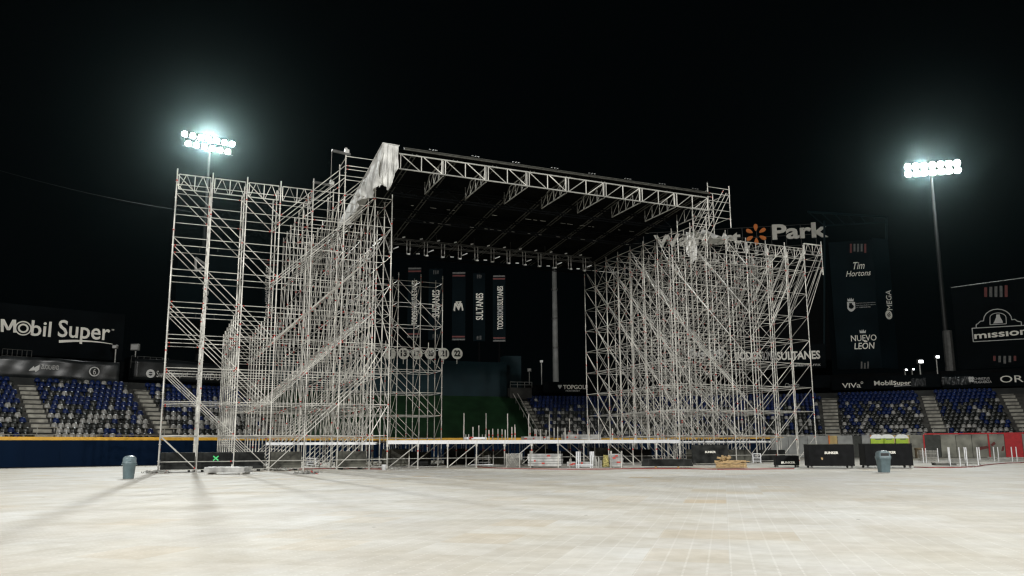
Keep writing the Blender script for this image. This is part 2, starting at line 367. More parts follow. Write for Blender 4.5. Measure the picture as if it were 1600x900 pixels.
# ---------------------------------------------------------------- stands with seats
ROWS, RISE, TREAD, N0, Z0 = 13, 0.42, 0.80, 0.55, 1.90
def seat_bm():
    b = MB(); n_, k_ = 9, 5; vs = []                     # domed shell back
    for j in range(k_ + 1):
        ph = (math.pi / 2) * j / k_
        for i in range(n_):
            a = math.pi * (1 + i / (n_ - 1))
            vs.append(V(0.238 * math.cos(a) * math.cos(ph) ** 0.6, 0.30 + 0.15 * math.sin(a) * math.cos(ph) ** 0.8, 0.40 + 0.37 * math.sin(ph)))
    fs = [(j * n_ + i, j * n_ + i + 1, (j + 1) * n_ + i + 1, (j + 1) * n_ + i) for j in range(k_) for i in range(n_ - 1)]
    m_ = len(vs); vs += [q + V(0, 0.035, 0) for q in vs]
    fs += [tuple(m_ + q for q in f[::-1]) for f in list(fs)]
    b.add(vs, fs)
    b.box((0, 0.05, 0.40), 0.42, 0.36, 0.06); b.box((0, 0.16, 0.19), 0.10, 0.12, 0.38)
    return b
SM = {}
for c in ('blue', 'grey', 'white'):
    o = seat_bm().build('seat_source', 'seat' + c, smooth=True); SM[c] = o.data; bpy.data.objects.remove(o)
def pick(row, right, x):
    f = row / (ROWS - 1); rr = random.random()
    if right:
        pw, pb_ = (0.24, 0.14) if f < 0.5 else (0.08, 0.40 + 0.4 * (f - 0.5) * 2)
        if f > 0.75: pw, pb_ = 0.035, 0.93
    else:
        pw, pb_ = (0.42, 0.12) if f < 0.35 else (0.16, 0.32) if f < 0.55 else (0.04, 0.82)
        if x > 270: pw = min(0.75, pw * 1.5)
    return 'white' if rr < pw else 'blue' if rr < pw + pb_ else 'grey'
ORDW = ['first', 'second', 'third', 'fourth', 'fifth', 'sixth', 'seventh', 'eighth', 'ninth', 'tenth', 'eleventh', 'twelfth', 'thirteenth']
def nth(i): return ORDW[i - 1] if i <= 13 else ('%dst' % i if i % 10 == 1 and i != 11 else '%dnd' % i if i % 10 == 2 and i != 12 else '%drd' % i if i % 10 == 3 and i != 13 else '%dth' % i)
tA0, tA1 = TX(57, N0), TX(88, N0)
tB0, tB1 = TX(256, N0), TX(279, N0)
tC0, tC1 = TX(443, N0), TX(474, N0)
tD0, tD1 = TX(846, N0), TX(858, N0)
tE0, tE1 = TX(1290, N0), TX(1313, N0)
tF0, tF1 = TX(1459, N0), TX(1482, N0)
tG0, tG1 = TX(1598, N0), TX(1622, N0)
tMid0, tMid1 = TX(1010, N0), TX(1024, N0)
blocks = [(tA0 - 11, tA0, False, 'left end block', True), (tA1, tB0, False, 'block left of scaffold', False), (tB1, tC0, False, 'block behind left scaffold', False),
          (tD1, tMid0, True, 'block beside green slope', False), (tMid1, tE0, True, 'block behind right scaffold', False), (tE1, tF0, True, 'block above green toilets', False), (tF1, tG0, True, 'right end block', False)]
aisles = [(tA0, tA1), (tB0, tB1), (tC0, tC1), (tD0, tD1), (tMid0, tMid1), (tE0, tE1), (tF0, tF1), (tG0, tG1)]
cand = []
for (ta, tb, right, bname, rev) in blocks:
    for r in range(ROWS):
        nn = N0 + r * TREAD + 0.35; z = Z0 + r * RISE
        tm = (ta + tb) / 2
        ratio = (fence(tm + 0.5, nn) - fence(tm - 0.5, nn)).length
        k = int((tb - ta - 0.2) * ratio / 0.5); off = 0.12 + (0.25 if r % 2 else 0)
        for i in range(k):
            t = ta + (off + 0.5 * (i + 0.3)) / ratio
            if t > tb - 0.15: continue
            if random.random() < 0.006: continue
            p = fence(t, nn, z); x, y, d = PX(p + V(0, 0, 0.6))
            if x < -12 or x > 1612: continue
            cand.append((d, p, head(t), pick(r, right, x), r, (k - i) if rev else (i + 1), bname, rev))
cand.sort(key=lambda q: q[0])
for (d, p, h, c, r, i, bname, rev) in cand[:300]:
    o = bpy.data.objects.new('stadium_seat', SM[c]); COL.objects.link(o); o.location = p; o.rotation_euler = (0, 0, h)
    cn = {'blue': 'blue', 'grey': 'charcoal', 'white': 'pale'}[c]
    side = 'right' if rev else 'left'
    tag(o, '%s seat, %s from the %s in %s row of the %s' % (cn, nth(i), side, nth(r + 1), bname), 'stadium seat', 'moulded plastic seats of the stands')
b = MB()
for (d, p, h, c, r, i, bname, rev) in cand[300:]:
    me = SM[c]; mt = Matrix.Translation(p) @ Matrix.Rotation(h, 4, 'Z')
    b.add([mt @ v.co for v in me.vertices], [list(q.vertices) for q in me.polygons], ('blue', 'grey', 'white').index(c))
b.build('stadium_seats', ['seatblue', 'seatgrey', 'seatwhite'], smooth=True, label='far rows of blue, charcoal and pale plastic seats in the stands', cat='stadium seats', kind='stuff')

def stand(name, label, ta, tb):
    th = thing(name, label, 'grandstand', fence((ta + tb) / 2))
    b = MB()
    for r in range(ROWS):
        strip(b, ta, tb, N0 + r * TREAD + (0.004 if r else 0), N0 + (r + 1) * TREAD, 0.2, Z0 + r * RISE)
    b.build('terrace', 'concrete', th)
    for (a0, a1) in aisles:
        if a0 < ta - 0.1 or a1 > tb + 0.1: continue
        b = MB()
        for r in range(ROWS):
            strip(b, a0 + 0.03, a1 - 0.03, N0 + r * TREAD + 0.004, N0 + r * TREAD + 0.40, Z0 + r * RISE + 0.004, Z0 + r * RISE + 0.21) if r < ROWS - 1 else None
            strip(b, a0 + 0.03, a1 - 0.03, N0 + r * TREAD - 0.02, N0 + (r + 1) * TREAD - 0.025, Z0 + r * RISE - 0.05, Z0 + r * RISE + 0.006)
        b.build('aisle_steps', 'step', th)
    b = MB(); strip(b, ta, tb, N0 + ROWS * TREAD - 0.1, N0 + ROWS * TREAD + 0.1, Z0 + (ROWS - 1) * RISE - 0.3, Z0 + ROWS * RISE + 0.30); b.build('back_parapet', 'darkconc', th)
    b = MB(); k = max(2, int((tb - ta) / 1.0))
    for i in range(k):
        t0_, t1_ = ta + (tb - ta) * i / k, ta + (tb - ta) * (i + 1) / k
        b.tube(fence(t0_, 0.42, WALLH + 0.17), fence(t1_, 0.42, WALLH + 0.17), 0.028, 5, cap=False)
        if i % 2 == 0: b.tube(fence(t0_, 0.42, WALLH - 0.4), fence(t0_, 0.42, WALLH + 0.17), 0.022, 5)
    b.build('front_rail', 'steel_dull', th)
    for (a0, a1) in aisles:
        if a0 < ta - 0.1 or a1 > tb + 0.1: continue
        b = MB()
        for a in (a0, a1):
            b.tube(fence(a, N0 - 0.05, WALLH), fence(a, N0 - 0.05, WALLH + 0.75), 0.03, 5)
        b.tube(fence(a0, N0 - 0.05, WALLH + 0.75), fence(a1, N0 - 0.05, WALLH + 0.75), 0.03, 5); b.build('aisle_gate', 'steel_dull', th)
    return th
sl = stand('grandstand', 'left grandstand of blue, charcoal and pale seats behind the navy wall', tA0 - 12, tC1)
srt = stand('grandstand', 'right grandstand of blue and charcoal seats running from the green slope rightward', tD0, tG1 + 9)

# batter's eye: green slope, teal back wall, handrails, numbered discs
be = thing('batters_eye', 'dark green carpeted slope with teal back wall between the two stands', 'batter\'s eye', fence((tC1 + tD0) / 2))
NB = N0 + ROWS * TREAD
b = MB(); k = 30
for i in range(k):
    a, c = tC1 + (tD0 - tC1) * i / k, tC1 + (tD0 - tC1) * (i + 1) / k
    b.quad(fence(a, 0.4, 2.0), fence(c, 0.4, 2.0), fence(c, NB, 7.55), fence(a, NB, 7.55))
    b.quad(fence(a, NB, 0), fence(c, NB, 0), fence(c, 0.4, 0), fence(a, 0.4, 0))
    b.quad(fence(a, 0.4, 0), fence(c, 0.4, 0), fence(c, 0.4, 2.0), fence(a, 0.4, 2.0))
b.build('turf_slope', 'turf', be)
tT1 = TX(791, NB + 0.2, 10)
b = MB(); strip(b, tC1 + 1, tT1, NB + 0.02, NB + 0.5, 0.3, ZY(565, 740, NB)); b.build('back_wall', 'teal', be)
b = MB(); strip(b, tT1 + 0.02, TX(812, NB + 2, 10), NB + 1.2, NB + 3.2, 0.3, ZY(556, 800, NB + 1.2)); b.build('end_wall', 'teal', be)
b = MB()
for off_ in (-0.08, 0.42):
    b.tube(fence(tD0 + off_ - 0.5, 0.5, 2.65), fence(tD0 + off_ - 0.5, NB, 8.1), 0.055, 6)
for i in range(7):
    f = i / 6; b.tube(fence(tD0 - 0.58, 0.5 + (NB - 0.5) * f, 2.0 + 5.5 * f), fence(tD0 - 0.58, 0.5 + (NB - 0.5) * f, 2.65 + 5.45 * f), 0.035, 5)
b.build('handrail', 'steel', be)
b = MB(); strip(b, tC1 - 0.2, tC1 + 0.15, 0.4, 0.6, 2.0, 2.6)
b.tube(fence(tC1 + 0.25, 0.5, 2.55), fence(tC1 + 0.25, NB, 7.9), 0.09, 6); b.build('handrail', 'concrete', be)
b = MB(); strip(b, TX(796, NB, 8), TX(830, NB, 8), NB - 0.4, NB + 0.9, 7.3, ZY(606, 810, NB)); b.build('landing', 'concrete', be)
b = MB(); q0, q1 = TX(796, NB, 8), TX(830, NB, 8)
for zz in (ZY(606, 810, NB) + 0.35, ZY(606, 810, NB) + 0.7): b.tube(fence(q0, NB - 0.4, zz), fence(q1, NB - 0.4, zz), 0.03, 5)
for i in range(4): b.tube(fence(q0 + (q1 - q0) * i / 3, NB - 0.4, ZY(606, 810, NB)), fence(q0 + (q1 - q0) * i / 3, NB - 0.4, ZY(606, 810, NB) + 0.72), 0.03, 5)
b.build('landing_rail', 'steel_dull', be)
nb_ = NB - 0.15
def on_stand(x, y, n_): t = TX(x, n_, 10); return fence(t, n_, ZY(y, x, n_)), V(math.cos(head(t)), math.sin(head(t)), 0)
for x, num, word in ((609, '1', 'single stroke'), (630, '13', 'thirteen'), (651, '17', 'seventeen'), (672, '20', 'twenty'), (693, '21', 'twenty one'), (714, '22', 'twenty two')):
    c, a = on_stand(x, 552.5, NB - 0.15)
    o = thing('number_disc', 'round cream disc bearing black number %s above the teal wall' % num, 'sign', c, 'round number discs above the teal wall')
    b = MB(); disc(b, c, a, UP, 0.70, 0.05); 
    b.box(c - UP * 0.75 + a.cross(UP) * -0.06, 0.06, 0.04, 1.0, a, UP.cross(a)); b.build('disc', 'letter', o)
    wd = 0.28 if len(num) == 1 else 0.80
    letters('number', num, c - a * (wd / 2) - UP * 0.36 + a.cross(UP) * 0.055, a, UP, wd, 0.78, 'blackprint', o, 0.02, 0.05)
for x in (1083, 1099, 1114, 1127):
    c, a = on_stand(x, 553, NB + 0.4)
    o = thing('number_disc', 'plain cream disc half hidden by right scaffold, %s from the left' % ORDW[(1083, 1099, 1114, 1127).index(x)], 'sign', c, 'round discs behind the right scaffold')
    b = MB(); disc(b, c, a, UP, 0.62, 0.05); b.box(c - UP * 0.9 + a.cross(UP) * -0.06, 0.06, 0.04, 1.2, a, UP.cross(a)); b.build('disc', 'letterdim', o)
    b = MB(); disc(b, c + a.cross(UP) * 0.054, a, UP, 0.40, 0.012, r_in=0.24); b.build('ring', 'blackprint', o)

# ---------------------------------------------------------------- boards and signs
def frame_axes(p0, p1):
    a = (p1 - p0); a.z = 0; L_ = a.length; a.normalize(); return a, L_
def board(name, label, x0, x1, yt, yb, n_, mt='signdark', thick=0.25, cat='sign', group=None, curve=None):
    """an upright board whose ends fall on photo columns x0/x1, standing n_ metres behind the fence line"""
    c = (x0 + x1) / 2
    t0_, t1_ = TX(x0, n_, 10), TX(x1, n_, 10); p0, p1 = fence(t0_, n_), fence(t1_, n_)
    z0, z1 = ZY(yb, c, n_), ZY(yt, c, n_)
    a, L_ = frame_axes(p0, p1); nrm = a.cross(UP)
    o = thing(name, label, cat, p0 + a * (L_ / 2) + UP * z0, group)
    if mt:
        b = MB(); b.box(p0 + a * (L_ / 2) - nrm * (thick / 2) + UP * ((z0 + z1) / 2), L_, thick, z1 - z0, a, -nrm); bd = b.build('board', mt, o)
    return dict(o=o, p=p0, a=a, L=L_, z0=z0, z1=z1, n=nrm, x0=x0, x1=x1, yt=yt, yb=yb)
def pos(B, fx, fy): return B['p'] + B['a'] * (B['L'] * fx) + UP * (B['z0'] + (B['z1'] - B['z0']) * fy)
def put(B, txt, fx0, fx1, fy0, fy1, m='letter', depth=0.05, off=0.0, name='lettering', shear=0, vert=False):
    p = pos(B, fx0, fy0); w_ = B['L'] * (fx1 - fx0); h_ = (B['z1'] - B['z0']) * (fy1 - fy0)
    if vert: return letters(name, txt, pos(B, fx1, fy0), UP, -B['a'], h_, w_, m, B['o'], depth, off)
    return letters(name, txt, p, B['a'], UP, w_, h_, m, B['o'], depth, off, shear)
# big lettering over the left stand
B = board('rooftop_sign', 'large cream letters with swoosh underline on dark fascia above the left stand', -60, 190, 480, 556, 17, 'signdark', 0.5)
def fxy(B, x, y):
    # fractions on the board of a photo measurement
    d = ray(x, y); t = (B['p'] - CAM).dot(B['n']) / d.dot(B['n']); q = CAM + d * t
    return (q - B['p']).dot(B['a']) / B['L'], (q.z - B['z0']) / (B['z1'] - B['z0'])
def putpx(B, txt, x0, y0, x1, y1, **k):       # (x0,y0) lower left, (x1,y1) upper right in the photo
    f0 = fxy(B, x0, y0); f1 = fxy(B, x1, y1); return put(B, txt, f0[0], f1[0], f0[1], f1[1], **k)
mq = lambda fx, fy: pos(B, *fxy(B, 1 + 24 * fx, 518.5 + 1.3 * fx - 20.0 * fy)) + B['n'] * 0.06
b = MB()
for sh in ([(0, 0), (0.19, 0), (0.19, 1), (0, 1)], [(0.81, 0), (1, 0), (1, 1), (0.81, 1)], [(0, 1), (0.24, 1), (0.60, 0.16), (0.40, 0.16)], [(1, 1), (0.76, 1), (0.40, 0.165), (0.60, 0.165)][::-1]):
    lift = B['n'] * (0.004 * len(b.st)); fr_ = [mq(*q) + lift for q in sh]; bk_ = [q - B['n'] * 0.06 for q in fr_]
    b.add(fr_ + bk_, [(0, 1, 2, 3), (7, 6, 5, 4), (0, 4, 5, 1), (1, 5, 6, 2), (2, 6, 7, 3), (3, 7, 4, 0)])
b.build('lettering', 'letter', B['o'])
c0 = fxy(B, 36.2, 513); cc = pos(B, *c0) + B['n'] * 0.01
b = MB(); disc(b, cc, B['a'], UP, 0.70, 0.06, 28, r_in=0.59); disc(b, cc, B['a'], UP, 0.45, 0.06, 28, r_in=0.29); b.build('ring_letter', 'letter', B['o'])
putpx(B, 'bil', 47.5, 524.5, 81, 503.0, off=0.012)
putpx(B, 'Super', 89, 534.5, 173, 506.5, off=0.012)
b = MB(); q = []
for i in range(13):
    f = i / 12; x = 92 + 84 * f; y = 531.5 - 2.2 * math.sin(f * math.pi * 0.6) + 8.0 * f * f
    q.append((x, y, 3.6 * (1 - f) + 0.7))
for i in range(12):
    a1, a2 = q[i], q[i + 1]
    P_ = lambda x, y: pos(B, *fxy(B, x, y)) + B['n'] * 0.03
    b.quad(P_(a1[0], a1[1] + a1[2]), P_(a2[0], a2[1] + a2[2]), P_(a2[0], a2[1]), P_(a1[0], a1[1]))
b.build('swoosh', 'letter', B['o']); putpx(B, 'TM', 174, 516.5, 178, 514.5)

# crumpled banner strips along the concourse front
def crinkle(B, name, m_, x0, x1, yt, yb, amp=0.12, seed=1):
    f0 = fxy(B, x0, yb); f1 = fxy(B, x1, yt); k = 40; j_ = 5; b = MB(); vs = []
    rng = random.Random(seed); ph = [rng.uniform(0, 6.28) for _ in range(6)]
    for j in range(j_ + 1):
        for i in range(k + 1):
            fx, fy = i / k, j / j_
            d = amp * (math.sin(fx * 17 + ph[0] + 3 * fy) + 0.6 * math.sin(fx * 41 + ph[1] - 4 * fy) + 0.5 * math.sin(9 * fy + ph[2] + 7 * fx)) / 2
            sag = 0.03 * math.sin(fx * 9 + ph[3])
            vs.append(pos(B, f0[0] + (f1[0] - f0[0]) * fx, f0[1] + (f1[1] - f0[1]) * (fy + sag * (1 if j == j_ else 0.4))) + B['n'] * (0.16 + d))
    b.add(vs, [(j * (k + 1) + i, j * (k + 1) + i + 1, (j + 1) * (k + 1) + i + 1, (j + 1) * (k + 1) + i) for j in range(j_) for i in range(k)])
    o = b.build(name, m_, B['o'], smooth=True); s_ = o.modifiers.new('thick', 'SOLIDIFY'); s_.thickness = 0.01; return o
crum = mat('crumpled_black_banner', (0.017, 0.019, 0.020), 0.36, 0, 1.0, 0.9, dark=(0.004, 0.005, 0.005))
crum2 = mat('flat_black_banner', (0.007, 0.009, 0.010), 0.35, 0, 0.4, 0.6)
B = board('banner_strip', 'crumpled dark banner strip with white arrow and ringed 6 above left stand', -40, 188, 566, 588, NB + 0.9, 'blackmetal', 0.2, 'banner')
crinkle(B, 'fabric', crum, -38, 186.5, 567, 587.5, 0.10, 3)
o_ = B['n'] * 0.30
f_ = lambda x, y: pos(B, *fxy(B, x, y)) + o_
b = MB(); b.add([f_(44, 579), f_(52, 572), f_(52, 575), f_(61, 570), f_(60, 578), f_(54, 582), f_(53, 579), f_(44, 580)], [tuple(range(8))]); b.build('arrow_logo', 'letterdim', B['o'])
for nm, x0, y0, x1, y1 in (('ZUCKLAEND', 63, 577, 91, 571.5), ('6', 143.5, 585.5, 149, 576.5)):
    f0 = fxy(B, x0, y0); f1 = fxy(B, x1, y1)
    letters('lettering', nm, pos(B, *f0) + o_, B['a'], UP, B['L'] * (f1[0] - f0[0]), (B['z1'] - B['z0']) * (f1[1] - f0[1]), 'letterdim', B['o'], 0.02, 0.0)
b = MB(); disc(b, f_(146, 581), B['a'], UP, 0.46, 0.02, 24, r_in=0.36); b.build('ring', 'letterdim', B['o'])
B = board('banner_strip', 'flat black banner strip with white lettering partly behind the left scaffold', 207, 440, 574, 593, NB + 0.9, 'blackmetal', 0.2, 'banner')
crinkle(B, 'fabric', crum2, 207.5, 438, 575, 592.5, 0.03, 5)
o_ = B['n'] * 0.24
f_ = lambda x, y: pos(B, *fxy(B, x, y)) + o_
for nm, x0, y0, x1, y1 in (('Swiss', 243, 589.5, 262, 580.5), ('Hospital', 266, 590.5, 292, 582.5), ('VIDUSA', 316, 593.5, 356, 585)):
    f0 = fxy(B, x0, y0); f1 = fxy(B, x1, y1)
    letters('lettering', nm, pos(B, *f0) + o_, B['a'], UP, B['L'] * (f1[0] - f0[0]), (B['z1'] - B['z0']) * (f1[1] - f0[1]), 'letterdim', B['o'], 0.02, 0.0)
b = MB(); disc(b, f_(234, 584), B['a'], UP, 0.42, 0.02, 20, r_in=0.2); b.box(f_(234, 584) + B['n'] * 0.02, 0.5, 0.02, 0.09, B['a'], B['n'])
b.box(f_(306, 589), 0.12, 0.02, 0.6, B['a'], B['n']); b.box(f_(309, 589), 0.12, 0.02, 0.5, (B['a'] + UP * 0.6).normalized(), B['n'], (UP - B['a'] * 0.6).normalized()); b.build('logo', 'letterdim', B['o'])
# centre and right strips
B = board('banner_strip', 'dark banner with shield emblem and white lettering above the centre seats', 848, 1000, 597, 613.5, NB + 0.5, 'signdark', 0.2, 'banner')
putpx(B, 'TOPGOLF', 880, 608, 918, 601.5, off=0.02); putpx(B, 'MONTERREY', 884, 612, 906, 609.4, m='letterdim')
f_ = lambda x, y: pos(B, *fxy(B, x, y)) + B['n'] * 0.02
b = MB(); b.add([f_(871.5, 601.5), f_(878, 601.5), f_(877.5, 604), f_(874.8, 608), f_(872, 604)], [(4, 3, 2, 1, 0)]); b.build('emblem', 'letterdim', B['o'])
B = board('banner_strip', 'dark banner with faint script beside right scaffold above the seats', 1170, 1296, 588, 607, NB + 0.5, 'signdark', 0.2, 'banner')
putpx(B, 'Clamato', 1226, 604.5, 1248, 598.5, m='letterdim', shear=0.2)
B = board('banner_strip', 'black banner strip with two white names above the right stand seats', 1298, 1468, 587, 607, NB + 0.5, 'signdark', 0.2, 'banner')
putpx(B, 'VIVa', 1316, 606.5, 1344.5, 598, off=0.01); putpx(B, 'o', 1345, 600, 1348.5, 596, m='letter')
putpx(B, 'Mobil', 1366, 602.5, 1394, 594.3, off=0.02); putpx(B, 'Super', 1396, 603.5, 1423, 594.5, off=0.02)
f_ = lambda x, y: pos(B, *fxy(B, x, y)) + B['n'] * 0.03
b = MB(); b.quad(f_(1397, 604), f_(1424, 602.5), f_(1424, 602), f_(1397, 602.8)); b.build('swoosh', 'letterdim', B['o'])
crinkle(B, 'loose_fabric', crum, 1424, 1446, 591, 605, 0.16, 9)
B = board('banner_strip', 'black banner strip at far right with clover emblem and big cut off name', 1471, 1660, 582, 604, NB + 0.5, 'signdark', 0.2, 'banner')
crinkle(B, 'loose_fabric', crum, 1472, 1516, 588, 603, 0.16, 12)
putpx(B, 'CHRISTUS', 1522, 593.6, 1546, 589.4, m='letterdim'); putpx(B, 'MUGUERZA', 1522, 599, 1549, 594.4, m='letterdim')
f_ = lambda x, y: pos(B, *fxy(B, x, y)) + B['n'] * 0.25
b = MB()
for dx, dy in ((-2, -2), (2, -2), (-2, 2), (2, 2)): disc(b, f_(1517 + dx, 593 + dy), B['a'], UP, 0.17, 0.02, 10)
b.build('emblem', 'letterdim', B['o']); putpx(B, 'ORI', 1563, 598, 1603, 586, off=0.0)
# TODOS SOMOS SULTANES board
B = board('board_sign', 'dark board with tall condensed cream letters behind the right scaffold', 1135, 1292, 540, 577, NB + 6, 'signdark', 0.3)
putpx(B, 'TODOS', 1148, 563, 1190, 548.5, off=0.03); putpx(B, 'SOMOS', 1191, 563, 1213, 548.5, m='letterdim'); putpx(B, 'SULTANES', 1214, 563, 1281, 547.5, off=0.03); putpx(B, 'sultanes.mx', 1238, 573, 1282, 566.5, m='letterdim')
# high letters on a lattice frame
YW = NB + 14
B = board('rooftop_sign', 'giant cream letters and orange spark on steel frame above right scaffold', 985, 1296, 345, 392, YW, None)
b = MB()
for fy in (0.0, 0.33, 0.66): b.tube(pos(B, 0.02, fy) - B['n'] * 0.1, pos(B, 0.985, fy) - B['n'] * 0.1, 0.05, 5)
for i in range(14): b.tube(pos(B, 0.02 + 0.965 * i / 13, -0.05) - B['n'] * 0.16, pos(B, 0.02 + 0.965 * i / 13, 0.66) - B['n'] * 0.16, 0.05, 5)
b.build('frame', 'darksteel', B['o'])
putpx(B, 'Walmart', 1022, 388, 1157, 361, off=0.03, depth=0.3); putpx(B, 'Park', 1207, 375.5, 1292, 347, off=0.03, depth=0.3)
f_ = lambda x, y: pos(B, *fxy(B, x, y)) + B['n'] * 0.1
b = MB(); cc = f_(1181, 367)
for i in range(6):
    an = math.pi / 2 + i * math.pi / 3; d = B['a'] * math.cos(an) + UP * math.sin(an); e = -B['a'] * math.sin(an) + UP * math.cos(an)
    vs = []
    for z_ in (0, 0.25):
        for j in range(12):
            a_ = 2 * math.pi * j / 12; vs.append(cc + d * (1.05 + 0.52 * math.cos(a_)) + e * ((0.27 + 0.10 * math.cos(a_)) * math.sin(a_)) + B['n'] * z_)
    b.add(vs, [tuple(range(12))[::-1], tuple(range(12, 24))] + [(j, (j + 1) % 12, 12 + (j + 1) % 12, 12 + j) for j in range(12)])
b.build('spark', 'orange', B['o'])
b = MB(); b.box(pos(B, 0.52, 0) - B['n'] * 1.6 - UP * 12, B['L'], 2.4, 24, B['a'], B['n']); o = b.build('scoreboard_tower', 'blackmetal', label='tall black scoreboard structure under the giant cream letters', cat='scoreboard')

# tall sponsor tower on the right with two faces
def face(name, label, P, a, wdt, z0, z1, m_, thick=0.3, o=None):
    nrm = a.cross(UP)
    o = o or thing(name, label, 'banner tower', P + UP * z0)
    b = MB(); b.box(P + a * (wdt / 2) - nrm * (thick / 2) + UP * ((z0 + z1) / 2), wdt, thick, z1 - z0, a, nrm); b.build('canvas', m_, o)
    return dict(o=o, p=P, a=a, L=wdt, z0=z0, z1=z1, n=nrm)
Yt = 103
pA, pB = AT(1309, 575, Yt), AT(1378, 575, Yt - 1.5); pC = AT(1404, 575, Yt - 0.3)
zt = AT(1309, 379, Yt).z; zb = AT(1309, 577, Yt).z
a, L_ = frame_axes(pA.copy(), pB.copy())
B = face('banner_tower', 'tall dark teal banner tower with four white sponsor logos right of scaffold', V(pA.x, pA.y, 0), a, L_, zb, zt, 'signteal')
tw = B
putpx(B, 'Tim', 1331, 421, 1349, 409, off=0.0, shear=0.25); putpx(B, 'Hortons', 1322, 432.5, 1359, 421.5, shear=0.25)
for i, s_ in enumerate(('INSTITUTO ESTATAL', 'DE CULTURA FISICA', 'Y DEPORTE')): putpx(B, s_, 1338, 474.5 + i * 3.4, 1368 - 8 * (i == 2), 472 + i * 3.4, m='letterdim')
f_ = lambda x, y: pos(B, *fxy(B, x, y)) + B['n'] * 0.02
b = MB(); b.add([f_(1323.5, 472), f_(1336, 472), f_(1336.5, 482), f_(1333, 486), f_(1330, 487), f_(1327, 486), f_(1324, 482)], [(6, 5, 4, 3, 2, 1, 0)]); b.build('shield', 'letterdim', B['o'])
b = MB(); disc(b, f_(1330, 479) + B['n'] * 0.02, B['a'], UP, 0.32, 0.02, 9); b.box(f_(1329, 475) + B['n'] * 0.02, 0.35, 0.02, 0.25, B['a'], B['n']); b.build('crest', 'signdark', B['o'])
def crown(B, x, y, wd, m_='letterdim'):
    f_ = lambda x, y: pos(B, *fxy(B, x, y)) + B['n'] * 0.02
    b = MB(); h_ = wd * 0.55; pts_ = [(x - wd / 2, y), (x + wd / 2, y), (x + wd / 2 + 0.5, y - h_), (x + wd / 4, y - h_ * 0.5), (x + wd / 8, y - h_ * 1.2), (x, y - h_ * 0.5), (x - wd / 8, y - h_ * 1.2), (x - wd / 4, y - h_ * 0.5), (x - wd / 2 - 0.5, y - h_)]
    b.add([f_(*q) for q in pts_], [tuple(range(9))]); b.build('crown', m_, B['o'])
crown(B, 1329, 471, 9); crown(B, 1348, 520.5, 9)
putpx(B, 'NUEVO', 1330, 533.5, 1369, 522.5, off=0.0); putpx(B, 'LEON', 1335, 546, 1365, 534.8, off=0.01, shear=0.12); b = MB(); b.box(f_(1352.5, 533.3), 0.4, 0.02, 0.16, B['a'], B['n']); b.build('accent', 'letter', B['o'])
for i, mm in enumerate(('signred', 'letterdim', 'letterdim', 'letterdim', 'signred')):
    b = MB(); x = 1328 + i * 5.6; b.quad(f_(x, 395 - 2 * (mm != 'signred') + (i == 2)), f_(x + 3, 395 - 2 * (mm != 'signred')), f_(x + 3, 381), f_(x, 381)); b.build('stripe', 'signred' if mm == 'signred' else 'darksteel', B['o'])
for i in range(3):
    b = MB(); x = 1345 + i * 5; b.quad(f_(x, 576), f_(x + 2.6, 576), f_(x + 2.6, 565 + 2 * (i == 1)), f_(x, 565 + 2 * (i == 1))); b.build('stripe', 'darksteel', B['o'])
a2, L2 = frame_axes(pB.copy(), pC.copy()); Bs = face('', '', V(pB.x, pB.y, 0) + a2 * 0.02, a2, L2, zb, zt + 0.3, 'signteal', 0.3, B['o']); B = Bs
f_ = lambda x, y: pos(B, *fxy(B, x, y)) + B['n'] * 0.02
letters('lettering', 'MEGA', f_(1394, 484.5), UP, -B['a'], 2.65, 0.95, 'letter', B['o'], 0.04, 0.0)
b = MB(); disc(b, f_(1388.5, 492), B['a'], UP, 0.60, 0.03, 20)
b.build('globe', 'letter', B['o']); b = MB()
for i in range(3): b.box(f_(1387.5 + i, 490.5 + 1.6 * i) + B['n'] * 0.035, 0.75 - 0.1 * i, 0.02, 0.09, (B['a'] + UP * 0.8).normalized(), B['n'], (UP - B['a'] * 0.8).normalized())
b.build('globe_bands', 'signdark', B['o'])
# dark frame above the banner tower
fr = thing('lattice_frame', 'dark steel frame standing over the tall sponsor tower', 'steel frame', AT(1335, 400, 106))
b = MB()
q = [AT(1262, 331, 106), AT(1385, 339, 106), AT(1385, 560, 106), AT(1288, 345, 107), AT(1288, 560, 107)]
b.tube(q[0], q[1], 0.16, 6); b.tube(q[1], q[2], 0.16, 6); b.tube(q[3] + V(0, 0, -0.7), AT(1385, 347, 106), 0.1, 6); b.tube(q[3], q[4], 0.14, 6)
for i in range(7): b.tube(q[0].lerp(q[1], i / 6), (q[3] + V(0, 0, -0.7)).lerp(AT(1385, 347, 106), i / 6), 0.06, 5)
b.build('truss', 'teal', fr)
# far right board
Ym = 97
pA, pB = AT(1498, 575, Ym), AT(1690, 575, Ym - 9); a, L_ = frame_axes(pA.copy(), pB.copy())
B = face('billboard', 'dark billboard with arched bell logo at the far right edge', V(pA.x, pA.y, 0), a, L_, AT(1498, 578, Ym).z, AT(1498, 450, Ym).z, 'signdark'); B['o']['category'] = 'billboard'
putpx(B, 'm\u0131ss\u0131on', 1523, 530, 1606, 514.5, off=0.02)
f_ = lambda x, y: pos(B, *fxy(B, x, y)) + B['n'] * 0.03
def pline(B, pts_, r=0.055, name='outline'):
    b = MB()
    for p_, q_ in zip(pts_, pts_[1:]): b.tube(f_(*p_), f_(*q_), r, 5)
    b.build(name, 'letterdim', B['o'])
pline(B, [(1519, 513), (1608, 508), (1609, 529), (1521, 534), (1519, 513)])
arc = [(1525.5, 512.5), (1525.5, 507), (1528, 506), (1532, 502), (1537, 501.5)]
for i in range(11): an = math.pi * (1 - i / 10); arc.append((1559 + 22 * math.cos(an), 500 - 17 * math.sin(an)))
